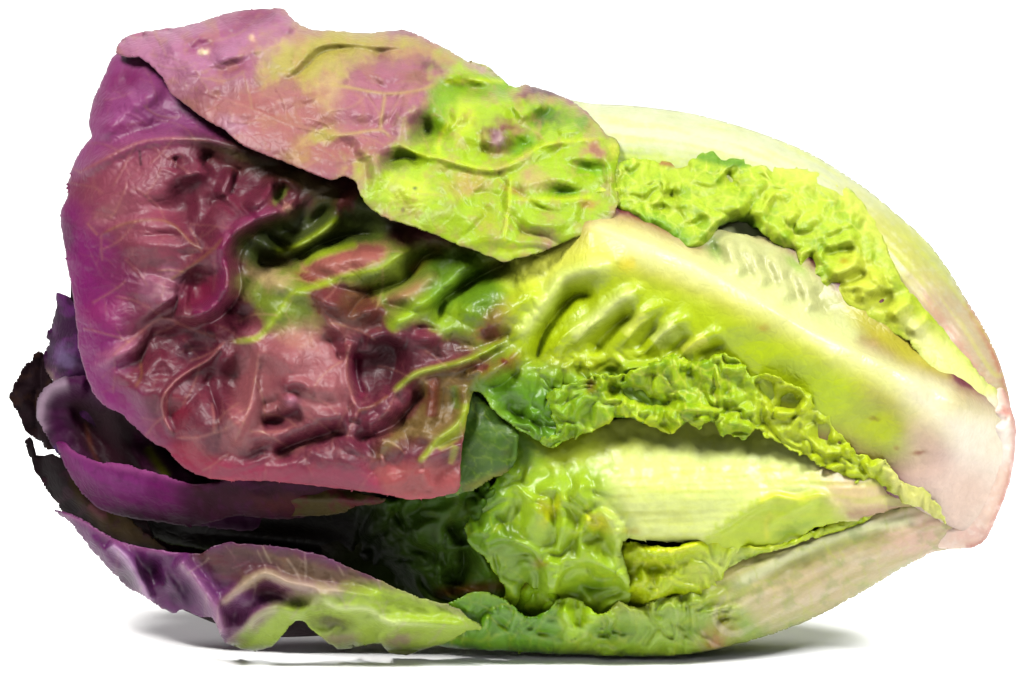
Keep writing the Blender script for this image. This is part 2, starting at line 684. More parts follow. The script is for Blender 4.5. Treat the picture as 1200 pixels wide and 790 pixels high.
# --- the packed heart behind the outer leaves: one closed body
def heart():
    P = smooth_line(HEAD, 6, True)
    n = 90
    cx, cy = 610.0, 400.0
    vs, cs = [], []
    P = P[::2]
    m = len(P)
    rings = np.linspace(0.0, 1.0, n)
    for front in (1, -1):
        for t in rings:
            q = 1 - 0.985 * t if front == -1 else 0.015 + 0.985 * t
            s = q * 0.965
            xx = cx + (P[:, 0] - cx) * s
            yy = cy + (P[:, 1] - cy) * s
            b = body(xx, yy)
            if front == 1:
                cav = 120 * np.exp(-((xx - 250) / 170) ** 2 - ((yy - 625) / 55) ** 2) + 70 * np.exp(-((xx - 90) / 60) ** 2 - ((yy - 520) / 90) ** 2)
                hh = np.maximum(b - cav - 72 - 12 * np.abs(fbm(xx, yy, 70, 3, 3)), -0.6 * b)
            else:
                hh = -0.86 * b + 10 * np.abs(fbm(xx, yy, 90, 8, 3)) - 2
            p = to_local(xx, yy, hh)
            # the underside is pressed flat by the table it lies on
            p[:, 1] = np.maximum(p[:, 1], (CY - 766) * K - p[:, 2] * math.tan(ELEV))
            vs.append(p)
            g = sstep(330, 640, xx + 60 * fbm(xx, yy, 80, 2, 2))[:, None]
            c = (1 - g) * T(50, 18, 30) + g * T(80, 110, 36) if front == 1 else (1 - g) * T(120, 52, 100) + g * T(190, 208, 110)  # front coloured darker than the back, for the shade in the gaps
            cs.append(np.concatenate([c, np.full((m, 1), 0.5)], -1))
    v = np.vstack(vs)
    R = 2 * n
    a = np.arange(m)
    F = []
    for r in range(R - 1):
        F.append(np.stack([r * m + a, r * m + (a + 1) % m, (r + 1) * m + (a + 1) % m, (r + 1) * m + a], -1))
    # caps: collapse the first and last ring
    v[:m] = v[:m].mean(0)
    v[-m:] = v[-m:].mean(0)
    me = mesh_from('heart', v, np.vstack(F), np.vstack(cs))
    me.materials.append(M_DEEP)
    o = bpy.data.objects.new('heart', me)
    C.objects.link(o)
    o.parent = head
    o['label'] = 'tightly packed inner leaves painted dark for the shade between the outer ones'


heart()
# main veins of the big leaves
V_GREAT = [[(252, 168), (202, 163), (164, 168), (126, 186), (88, 206)], [(288, 256), (265, 277), (242, 296), (225, 284), (207, 266), (192, 258), (169, 258), (144, 264), (117, 277)],
           [(265, 277), (253, 292), (227, 312), (199, 330), (170, 335), (110, 320)], [(490, 289), (467, 301), (445, 316), (409, 324), (371, 336), (343, 346), (326, 370), (303, 398), (265, 401), (227, 386), (192, 373), (159, 396), (125, 425)],
           [(265, 401), (248, 420), (228, 432), (208, 446), (195, 462), (192, 475), (197, 495), (207, 512)], [(303, 398), (306, 420), (301, 441), (293, 482), (273, 524), (262, 550)],
           [(589, 400), (562, 416), (534, 426), (489, 438), (458, 462), (419, 480), (385, 488), (350, 500), (290, 506)], [(413, 398), (408, 420), (408, 441), (415, 466), (419, 480)],
           [(410, 501), (361, 520), (322, 538), (300, 552)], [(552, 468), (540, 495), (513, 517), (489, 544), (470, 572)], [(371, 336), (376, 360), (395, 385), (413, 398)], [(419, 480), (450, 515), (447, 545), (440, 570)],
           [(207, 512), (232, 512), (262, 504), (290, 506)], [(240, 192), (225, 205), (190, 200), (150, 215), (115, 230)], [(252, 168), (200, 130), (160, 110), (130, 105)]]
V_TOP = [[(518, 97), (491, 107), (452, 111), (400, 102), (350, 100), (290, 85), (230, 75), (180, 62)], [(452, 111), (446, 154)], [(462, 166), (446, 154), (400, 160), (350, 150), (300, 130), (240, 110)],
         [(713, 162), (673, 166), (634, 172), (600, 193), (576, 200), (546, 195), (515, 186), (488, 181), (462, 166)], [(515, 186), (515, 166), (527, 142)], [(598, 205), (596, 240), (590, 290)], [(600, 236), (650, 234), (700, 232)],
         [(576, 200), (540, 225), (500, 240), (460, 245)], [(700, 170), (716, 200), (712, 240)], [(400, 102), (370, 70), (330, 45), (280, 35), (220, 45)], [(462, 166), (430, 185), (390, 190), (340, 175)]]
V_LOW = [[(560, 734), (513, 730), (457, 727), (432, 713), (396, 710), (376, 700), (340, 712), (302, 722), (283, 748)], [(450, 700), (410, 694), (372, 688), (338, 681), (312, 671), (291, 682), (254, 712)], [(372, 688), (330, 662), (280, 652), (230, 655)],
         [(208, 652), (233, 682), (252, 710), (262, 744)], [(128, 634), (150, 654), (166, 682), (180, 706)], [(500, 706), (450, 690), (400, 672)]]
V = {}
for _n, _m, _sp, _le, _s in (('great', V_GREAT, 26, 48, 3), ('top', V_TOP, 26, 46, 5), ('low', V_LOW, 22, 36, 7)):
    _a, _b = branch(_m, _sp, _le, _s)
    V[_n] = ([smooth_line(q) for q in _m], _a, _b)

# ================================================================== back leaves on the left
leaf('leaf', [(66, 343), (80, 350), (98, 362), (120, 380), (140, 430), (150, 500), (110, 500), (80, 470), (66, 455), (55, 440), (50, 425), (50, 418),
              (56, 400), (52, 396), (60, 378), (64, 360)],
     [(60, 400, -70), (100, 400, -75), (100, 480, -85), (140, 480, -95)],
     [('ridge', [(62, 440), (75, 425), (92, 400), (95, 375)], 12, 9), ('noise', 30, 4, 3), ('dent', 85, 440, 12, 14, 30, 10)],
     T(74, 28, 74), [('mottle', 30, T(126, 60, 130), 0.6, 3), ('blob', 76, 418, 16, 12, 20, T(150, 130, 170), 0.6),  # the bluish blob is a painted highlight
                     ('blob', 62, 455, 10, 22, -20, T(205, 180, 170), 0.6)],
     head, mat=M_DEEP, rough=0.7, serr=(2.4, 14), seed=3, label='dark purple inner leaf standing up at the open end')
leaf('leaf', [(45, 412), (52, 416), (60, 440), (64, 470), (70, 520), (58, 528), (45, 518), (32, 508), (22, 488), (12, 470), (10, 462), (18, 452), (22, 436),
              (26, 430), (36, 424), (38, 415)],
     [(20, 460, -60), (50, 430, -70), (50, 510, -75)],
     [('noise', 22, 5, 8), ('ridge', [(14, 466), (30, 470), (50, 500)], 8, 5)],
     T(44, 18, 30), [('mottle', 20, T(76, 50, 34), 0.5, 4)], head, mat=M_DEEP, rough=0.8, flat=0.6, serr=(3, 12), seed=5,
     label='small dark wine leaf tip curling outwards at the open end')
leaf('leaf', [(70, 443), (90, 440), (112, 444), (140, 470), (190, 520), (250, 560), (300, 575), (300, 620), (200, 610), (120, 580), (80, 545), (62, 525), (52, 505),
              (42, 490), (43, 470), (52, 455)],
     [(50, 480, -40), (90, 450, -46), (120, 520, -70), (250, 590, -70)],
     [('cliff', [(48, 516), (43, 490), (47, 468), (60, 453), (84, 447), (108, 450)], 10, 14, 16, 0.1),
      ('dent', 100, 500, 40, 26, 40, -26), ('ridge', [(72, 470), (90, 500), (120, 540)], 6, 7), ('noise', 26, 4, 18),
      ('ridge', [(150, 520), (172, 552), (200, 575)], 6, 6)],
     T(92, 34, 84), [('stroke', [(48, 512), (45, 490), (50, 470), (62, 455), (84, 448)], 9, T(196, 172, 190), 0.75),
                     ('stroke', [(62, 555), (70, 540), (66, 520)], 5, T(120, 90, 160), 0.6),
                     ('poly', [(85, 470), (150, 480), (240, 560), (240, 600), (140, 580), (90, 520)], T(58, 22, 30), 18, 0.9),
                     ('stroke', [(100, 492), (106, 520), (116, 545)], 3, T(120, 70, 50), 0.5),
                     ('poly', [(160, 510), (190, 530), (225, 560), (200, 565), (170, 545)], T(130, 50, 110), 10, 0.7),
                     ('stroke', [(172, 522), (188, 545), (200, 560)], 5, T(170, 180, 60), 0.8)],
     head, mat=M_DEEP, rough=0.6, serr=(1.5, 12), seed=6, label='purple inner leaf with a pale curled rim')
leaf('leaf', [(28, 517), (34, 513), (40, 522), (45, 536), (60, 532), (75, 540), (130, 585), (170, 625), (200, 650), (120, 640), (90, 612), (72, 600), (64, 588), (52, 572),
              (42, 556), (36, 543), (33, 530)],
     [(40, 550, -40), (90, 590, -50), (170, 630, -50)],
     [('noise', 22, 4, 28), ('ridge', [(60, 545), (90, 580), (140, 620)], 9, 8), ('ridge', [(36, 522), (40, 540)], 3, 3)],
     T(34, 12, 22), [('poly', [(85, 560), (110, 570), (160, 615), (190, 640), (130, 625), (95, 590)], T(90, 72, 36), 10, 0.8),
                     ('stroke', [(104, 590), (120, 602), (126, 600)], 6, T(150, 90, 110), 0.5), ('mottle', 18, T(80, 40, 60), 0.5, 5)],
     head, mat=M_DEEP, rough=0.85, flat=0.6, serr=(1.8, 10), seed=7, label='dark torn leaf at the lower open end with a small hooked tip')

# ================================================================== interior on the lower left, green painted down to black for its shade
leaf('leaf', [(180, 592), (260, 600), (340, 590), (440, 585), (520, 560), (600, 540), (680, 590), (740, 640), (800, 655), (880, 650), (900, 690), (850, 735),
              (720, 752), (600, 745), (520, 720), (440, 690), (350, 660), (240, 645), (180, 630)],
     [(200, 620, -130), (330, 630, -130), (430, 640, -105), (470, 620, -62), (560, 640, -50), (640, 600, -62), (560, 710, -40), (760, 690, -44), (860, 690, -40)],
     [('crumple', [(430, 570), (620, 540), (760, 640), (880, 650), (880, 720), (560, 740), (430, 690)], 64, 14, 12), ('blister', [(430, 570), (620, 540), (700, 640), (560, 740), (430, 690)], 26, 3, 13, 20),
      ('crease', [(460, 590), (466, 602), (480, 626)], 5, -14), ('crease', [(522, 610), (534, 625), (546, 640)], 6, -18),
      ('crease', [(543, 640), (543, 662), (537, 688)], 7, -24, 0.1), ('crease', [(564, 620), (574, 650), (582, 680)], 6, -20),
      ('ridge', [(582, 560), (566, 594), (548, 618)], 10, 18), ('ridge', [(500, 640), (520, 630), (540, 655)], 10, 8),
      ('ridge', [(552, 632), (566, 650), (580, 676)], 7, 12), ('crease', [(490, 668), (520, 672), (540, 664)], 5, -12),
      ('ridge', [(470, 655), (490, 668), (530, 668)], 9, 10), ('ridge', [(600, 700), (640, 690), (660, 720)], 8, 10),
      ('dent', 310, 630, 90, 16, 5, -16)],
     T(84, 122, 40), [('poly', [(170, 580), (330, 585), (440, 590), (470, 620), (440, 690), (330, 660), (180, 640)], T(30, 12, 18), 26, 0.97),  # near-black patch paints the shade of the cavity
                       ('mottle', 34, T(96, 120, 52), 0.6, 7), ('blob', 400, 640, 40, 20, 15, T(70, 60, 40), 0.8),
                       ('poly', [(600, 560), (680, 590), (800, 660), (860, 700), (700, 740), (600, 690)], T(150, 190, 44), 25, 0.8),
                       ('net', 26, 2.0, T(130, 150, 60), 0.3, 3), ('poly', [(160, 570), (330, 580), (420, 585), (450, 620), (470, 690), (430, 700), (330, 665), (160, 640)], T(26, 10, 14), 30, 0.96), ('poly', [(430, 590), (540, 600), (560, 680), (540, 700), (450, 690)], T(52, 72, 28), 24, 0.75), ('stroke', [(504, 697), (549, 690), (624, 682)], 7, T(110, 60, 36), 0.7)],  # the dark patches over the net are the gap's shade, painted
     head, mat=M_DEEP, step=2, rough=0.38, seed=8, label='green crumpled leaf deep in the gap below the middle, darkened for its shade')
leaf('leaf', [(290, 575), (330, 562), (390, 566), (430, 578), (452, 584), (446, 590), (420, 592), (395, 602), (340, 604), (300, 600)],
     [(300, 590, -36), (380, 580, -38), (450, 586, -40)], [('ridge', [(310, 585), (380, 584), (440, 587)], 8, 6), ('noise', 24, 3, 9)],
     T(96, 84, 50), [('mottle', 24, T(110, 40, 60), 0.8, 9)], head, mat=M_DEEP, rough=0.42, seed=9, label='small brown green leaf tip under the red margin')

# the purple band
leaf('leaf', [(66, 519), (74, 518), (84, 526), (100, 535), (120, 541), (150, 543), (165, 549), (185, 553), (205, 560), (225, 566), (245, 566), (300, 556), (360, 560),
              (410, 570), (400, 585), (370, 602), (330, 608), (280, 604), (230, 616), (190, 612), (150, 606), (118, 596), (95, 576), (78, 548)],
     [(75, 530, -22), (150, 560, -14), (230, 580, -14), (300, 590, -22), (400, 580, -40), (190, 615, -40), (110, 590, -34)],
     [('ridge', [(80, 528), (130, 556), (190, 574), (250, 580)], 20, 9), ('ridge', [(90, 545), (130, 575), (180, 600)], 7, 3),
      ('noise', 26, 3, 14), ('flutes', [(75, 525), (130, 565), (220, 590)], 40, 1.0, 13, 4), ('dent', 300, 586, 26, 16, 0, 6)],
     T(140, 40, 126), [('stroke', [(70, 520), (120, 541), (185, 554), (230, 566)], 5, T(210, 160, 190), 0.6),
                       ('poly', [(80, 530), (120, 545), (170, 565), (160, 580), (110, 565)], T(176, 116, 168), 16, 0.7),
                       ('poly', [(220, 556), (300, 548), (430, 556), (430, 620), (240, 622)], T(74, 30, 44), 26, 0.95),  # darker right end paints the shadow of the great leaf above
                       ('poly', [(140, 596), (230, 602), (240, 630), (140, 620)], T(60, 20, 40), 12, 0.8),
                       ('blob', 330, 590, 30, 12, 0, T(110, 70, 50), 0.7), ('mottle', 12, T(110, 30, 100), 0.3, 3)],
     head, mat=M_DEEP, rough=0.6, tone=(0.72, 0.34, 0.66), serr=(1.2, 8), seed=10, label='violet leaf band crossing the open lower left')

# ================================================================== pale outer leaf, top right
leaf('leaf', [(600, 110), (640, 112), (690, 121), (725, 123), (760, 126), (810, 133), (860, 146), (910, 163), (950, 180), (985, 201), (1020, 225), (1058, 257),
              (1085, 281), (1110, 314), (1130, 347), (1150, 379), (1165, 409), (1176, 440), (1184, 478), (1176, 500), (1140, 470), (1090, 430), (1040, 400),
              (980, 350), (900, 310), (820, 290), (720, 270), (640, 220), (590, 150)],
     [(700, 150, -16), (900, 200, -14), (1060, 300, -12), (1170, 440, -4), (800, 270, -38), (1000, 360, -34), (1120, 450, -22)],
     [('ridge', [(680, 150), (800, 165), (920, 205), (1040, 290), (1120, 380)], 34, 8, 0.1), ('noise', 60, 3, 4),
      ('flutes', [(660, 150), (800, 165), (920, 205), (1040, 290), (1150, 420)], 60, 0.8, 9, 3),
      ('crease', [(1120, 352), (1150, 400), (1172, 450)], 5, -3)],
     T(212, 220, 156, 0.78), [('poly', [(620, 100), (700, 118), (860, 145), (980, 200), (1040, 250), (960, 240), (840, 190), (700, 180)], T(232, 236, 200, 0.8), 26, 0.9),
                        ('blob', 735, 186, 40, 10, 5, T(180, 215, 70), 0.7), ('blob', 790, 215, 60, 30, 10, T(190, 215, 70), 0.7),
                        ('poly', [(980, 230), (1050, 260), (1110, 330), (1090, 380), (1030, 330)], T(214, 220, 140, 0.85), 26, 0.9),
                        ('poly', [(1060, 330), (1120, 340), (1170, 410), (1190, 500), (1150, 480), (1100, 410)], T(222, 202, 172, 0.85), 22, 0.95),
                        ('stroke', [(1075, 340), (1120, 400), (1160, 460)], 6, T(222, 176, 160), 0.6),
                        ('stroke', [(1130, 350), (1160, 405), (1178, 452), (1184, 480)], 5, T(205, 140, 120), 0.8),
                        ('streak', [(700, 140), (860, 165), (980, 225), (1080, 310), (1170, 430)], 60, T(210, 224, 120), 0.35, 7, 5),
                        ('mottle', 8, T(236, 238, 210, 0.8), 0.25, 6)],
     head, step=2.2, rough=0.4, mat=M_RIB, serr=(0, 9), seed=11, label='pale cream outer leaf with a broad white rib along the top right')

# ================================================================== lower right outer leaf
leaf('leaf', [(1112, 606), (1084, 592), (1050, 594), (1010, 606), (960, 622), (910, 640), (860, 655), (822, 674), (802, 694), (772, 700), (746, 711), (724, 704), (704, 720), (680, 703), (656, 700), (642, 714), (618, 722), (590, 702), (560, 692), (530, 704), (508, 712),
              (490, 722), (480, 742), (520, 758), (580, 762), (640, 766), (700, 768), (760, 769), (810, 766), (870, 753), (910, 741), (960, 721), (1010, 694), (1050, 670),
              (1092, 648), (1120, 640)],
     [(1100, 620, -6), (960, 660, -10), (830, 700, -8), (700, 740, -4), (560, 740, -8), (860, 750, 0), (900, 650, -14)],
     [('ridge', [(1090, 622), (980, 660), (870, 710), (800, 740)], 26, 10, 0.15), ('crease', [(1060, 612), (970, 640), (890, 680)], 7, -6, 0.2),
      ('ridge', [(1060, 606), (980, 630), (900, 660), (830, 690)], 8, 7), ('flutes', [(1095, 625), (980, 665), (860, 715)], 46, 1.1, 12, 9),
      ('crumple', [(480, 710), (660, 700), (820, 690), (870, 720), (840, 775), (480, 775)], 34, 9, 22, 18),
      ('cliff', [(690, 712), (760, 716), (820, 704), (850, 688)], 5, 16, 8), ('dent', 720, 742, 26, 12, 0, -7),
      ('ridge', [(655, 704), (668, 730), (672, 748)], 6, 10), ('ridge', [(700, 700), (690, 730), (672, 748)], 9, 12), ('noise', 24, 2.5, 5)],
     T(196, 196, 130), [('poly', [(480, 690), (700, 700), (800, 690), (880, 690), (930, 700), (960, 730), (840, 790), (480, 790)], T(150, 186, 46), 34, 0.95),
                        ('poly', [(480, 700), (600, 690), (660, 700), (640, 770), (480, 780)], T(108, 160, 44), 18, 0.9),
                        ('poly', [(652, 702), (705, 700), (704, 724), (672, 748), (658, 730)], T(176, 214, 30), 7, 0.9),
                        ('blob', 720, 740, 26, 12, 0, T(96, 140, 40), 0.7), ('blob', 842, 748, 26, 24, 60, T(172, 150, 70), 0.75), ('blob', 838, 750, 10, 10, 0, T(190, 130, 80), 0.7),
                        ('poly', [(900, 660), (1000, 620), (1100, 600), (1125, 640), (1060, 670), (960, 722), (900, 735), (870, 700)], T(214, 196, 160), 30, 0.9),
                        ('poly', [(1020, 625), (1060, 600), (1115, 600), (1125, 640), (1070, 655)], T(222, 190, 170), 20, 0.9),
                        ('streak', [(1100, 622), (980, 664), (860, 720)], 55, T(168, 172, 90), 0.4, 12, 7), ('streak', [(1100, 622), (980, 664), (860, 720)], 60, T(232, 220, 200), 0.3, 9, 27),
                        ('stroke', [(1080, 606), (1000, 622), (930, 650), (850, 688)], 8, T(226, 230, 186), 0.8), ('stroke', [(1040, 622), (960, 646), (890, 682)], 8, T(150, 160, 70), 0.6),
                        ('net', 22, 2, T(190, 206, 90), 0.4, 5), ('mottle', 26, T(120, 164, 44), 0.3, 8)],
     head, step=2, rough=0.42, mat=M_RIB, serr=(1.0, 9), seed=12, label='blush pink ribbed outer leaf along the underside, green at its foot')

# ================================================================== pale ribbed leaf in the lower middle
leaf('leaf', [(560, 476), (640, 500), (760, 484), (880, 480), (960, 520), (1010, 550), (1075, 580), (1080, 590), (1062, 592), (1030, 600), (1000, 610), (975, 612),
              (950, 620), (930, 638), (900, 644), (880, 644), (850, 650), (832, 646), (812, 634), (790, 634), (750, 632), (736, 629), (728, 640), (734, 664), (738, 700), (722, 724), (670, 728), (620, 720), (590, 712), (592, 690), (580, 672), (566, 650), (552, 640), (546, 618),
              (556, 596), (574, 570), (590, 545), (570, 510)],
     [(640, 520, -34), (800, 520, -32), (960, 560, -18), (1070, 590, -8), (800, 600, -8), (900, 625, -8), (620, 600, -16), (700, 690, -22), (610, 700, -32), (560, 610, -30), (720, 560, -14)],
     [('ridge', [(1060, 588), (960, 575), (860, 575), (760, 580), (690, 585)], 38, 20, 0.15),
      ('ridge', [(735, 575), (690, 570), (650, 580), (600, 600)], 22, 8),
      ('cliff', [(735, 624), (780, 626), (820, 626), (850, 615), (880, 595), (905, 582)], 14, 5, 6, 0.1),
      ('crease', [(962, 580), (905, 610), (890, 630)], 4, 5), ('cliff', [(880, 596), (906, 580), (930, 584), (962, 578), (986, 604)], 4, 12, 5),
      *[('ridge', [(q + 4, 506), (q, 530), (q - 4, 566)], 10, 2.4, 0.4) for q in (728, 752, 782, 812, 842, 872)],
      ('crumple', [(560, 560), (690, 560), (740, 640), (730, 720), (620, 720), (550, 640)], 56, 9, 32, 20),
      ('cliff', [(648, 698), (652, 676), (668, 661), (700, 659), (722, 670), (740, 692)], 14, 4, 12, 0.1), ('cliff', [(560, 640), (590, 630), (622, 640), (640, 668), (646, 700)], 16, 5, 11, 0.1), ('cliff', [(735, 630), (722, 612), (706, 600), (690, 604), (680, 630), (684, 655)], 12, 5, 9, 0.15), ('crease', [(600, 580), (612, 606), (604, 632)], 4, -8), ('crease', [(656, 560), (648, 590), (658, 620)], 4, -7), ('crease', [(576, 600), (590, 612), (596, 632)], 4, -8), ('dent', 690, 684, 20, 12, 0, -10),
      ('ridge', [(640, 582), (630, 605), (612, 630)], 10, 9), ('ridge', [(706, 598), (720, 625), (728, 650)], 7, 9), ('ridge', [(655, 575), (660, 600), (655, 630)], 6, 6),
      ('ridge', [(690, 560), (684, 580), (690, 600)], 8, 6), ('noise', 14, 0.8, 5), ('flutes', [(1060, 585), (900, 585), (720, 590)], 46, 0.5, 10, 3)],
     T(224, 232, 156), [('poly', [(540, 470), (690, 480), (706, 540), (715, 590), (735, 640), (745, 730), (540, 730)], T(168, 204, 46), 24, 0.95),
                        ('poly', [(540, 480), (600, 490), (640, 520), (600, 560), (580, 640), (540, 640)], T(108, 156, 44), 26, 0.9),
                        ('poly', [(640, 480), (760, 478), (880, 476), (960, 520), (900, 525), (760, 520), (690, 545), (640, 540)], T(184, 200, 80), 14, 0.7),
                        ('poly', [(820, 640), (840, 616), (882, 588), (908, 577), (930, 582), (962, 575), (990, 606), (950, 630), (890, 646), (830, 650)], T(196, 222, 44), 6, 0.95, 0.9),
                        ('blob', 928, 620, 24, 7, -20, T(130, 170, 40), 0.7), ('stroke', [(885, 588), (907, 579), (940, 584), (963, 578)], 3, T(226, 236, 110), 0.8),  # the stroke paints the lit upper edge of the green patch
                        ('stroke', [(898, 634), (896, 612), (903, 598)], 3, T(220, 230, 100), 0.6),
                        ('poly', [(960, 545), (1010, 555), (1085, 582), (1040, 602), (990, 604), (965, 575)], T(222, 200, 160), 16, 0.9),
                        ('poly', [(990, 600), (1040, 590), (1070, 586), (1070, 596), (1010, 610)], T(176, 130, 110), 6, 0.7),
                        ('blob', 700, 610, 16, 10, 30, T(226, 226, 90), 0.7), ('blob', 645, 600, 20, 8, 120, T(222, 228, 70), 0.6), ('blob', 636, 592, 8, 12, 0, T(180, 170, 50), 0.6),
                        ('blob', 740, 621, 10, 5, 0, T(190, 180, 60), 0.7), ('blob', 632, 660, 8, 6, 0, T(190, 130, 50), 0.8), ('blob', 690, 690, 30, 12, 0, T(120, 164, 44), 0.7), ('poly', [(540, 590), (590, 600), (640, 660), (640, 730), (560, 720)], T(120, 160, 50), 22, 0.7),
                        ('streak', [(1060, 586), (900, 585), (720, 590)], 50, T(206, 220, 110), 0.4, 8, 5), ('net', 26, 1.6, T(206, 224, 90), 0.25, 6)],
     head, step=1.8, rough=0.38, mat=M_RIB, serr=(2.0, 10), seed=13, label='leaf with a broad whitish green rib in the lower middle')

# frilled lower edge beneath it
leaf('leaf', [(712, 652), (714, 640), (740, 634), (762, 638), (790, 640), (806, 634), (826, 630), (850, 636), (880, 640), (920, 634), (960, 618), (990, 608), (1020, 602), (1010, 612), (940, 634), (900, 646),
              (870, 655), (850, 668), (840, 690), (822, 702), (800, 700), (788, 714), (760, 714), (730, 708), (714, 694), (710, 672)],
     [(714, 670, -34), (750, 650, -10), (850, 648, -3), (980, 615, -3), (780, 700, -12)],
     [('crumple', None, 40, 6, 44), ('blister', None, 22, 3, 45), ('ridge', [(738, 640), (770, 648), (800, 642), (826, 634)], 6, 10), ('ridge', [(742, 664), (752, 668), (756, 680), (746, 686), (738, 678)], 5, 9),
      ('ridge', [(800, 664), (770, 690), (752, 708)], 9, 8), ('dent', 788, 704, 14, 8, 0, -12), ('dent', 765, 664, 22, 6, 0, -8), ('ridge', [(860, 645), (910, 642), (960, 622)], 6, 6)],
     T(190, 214, 70), [('net', 20, 2, T(218, 228, 120), 0.5, 7), ('mottle', 22, T(146, 184, 54), 0.35, 8), ('blob', 880, 655, 26, 7, -10, T(130, 170, 50), 0.7),
                       ('stroke', [(740, 637), (790, 644), (826, 632), (900, 640)], 3.5, T(220, 232, 80), 0.7), ('blob', 850, 660, 40, 14, -15, T(216, 226, 150), 0.4)],
     head, mat=M_FRILL, step=1.6, rough=0.38, serr=(2.5, 9), seed=14, label='frilled green margin curling under the pale rib')

# ================================================================== dark green flap beside the red corner
leaf('leaf', [(530, 452), (556, 460), (575, 476), (600, 500), (607, 506), (606, 530), (603, 545), (592, 554), (578, 560), (562, 570), (545, 576), (520, 580), (515, 520)],
     [(550, 480, -18), (600, 510, -14), (600, 545, -10), (545, 570, -16)],
     [('ridge', [(545, 500), (575, 515), (600, 525)], 20, 5), ('crease', [(558, 462), (580, 482), (606, 502)], 3, -5), ('noise', 24, 2, 5), ('ridge', [(603, 506), (604, 530), (598, 550)], 5, 5, 0.1)],
     T(84, 120, 46), [('mottle', 16, T(110, 140, 60), 0.4, 8), ('net', 18, 1.6, T(150, 180, 80), 0.5, 4), ('blob', 594, 530, 7, 6, 0, T(90, 110, 50), 0.8), ('stroke', [(540, 574), (570, 562), (600, 550)], 5, T(150, 150, 60), 0.6)],
     head, rough=0.45, seed=15, label='flat dark green flap beside the red corner')

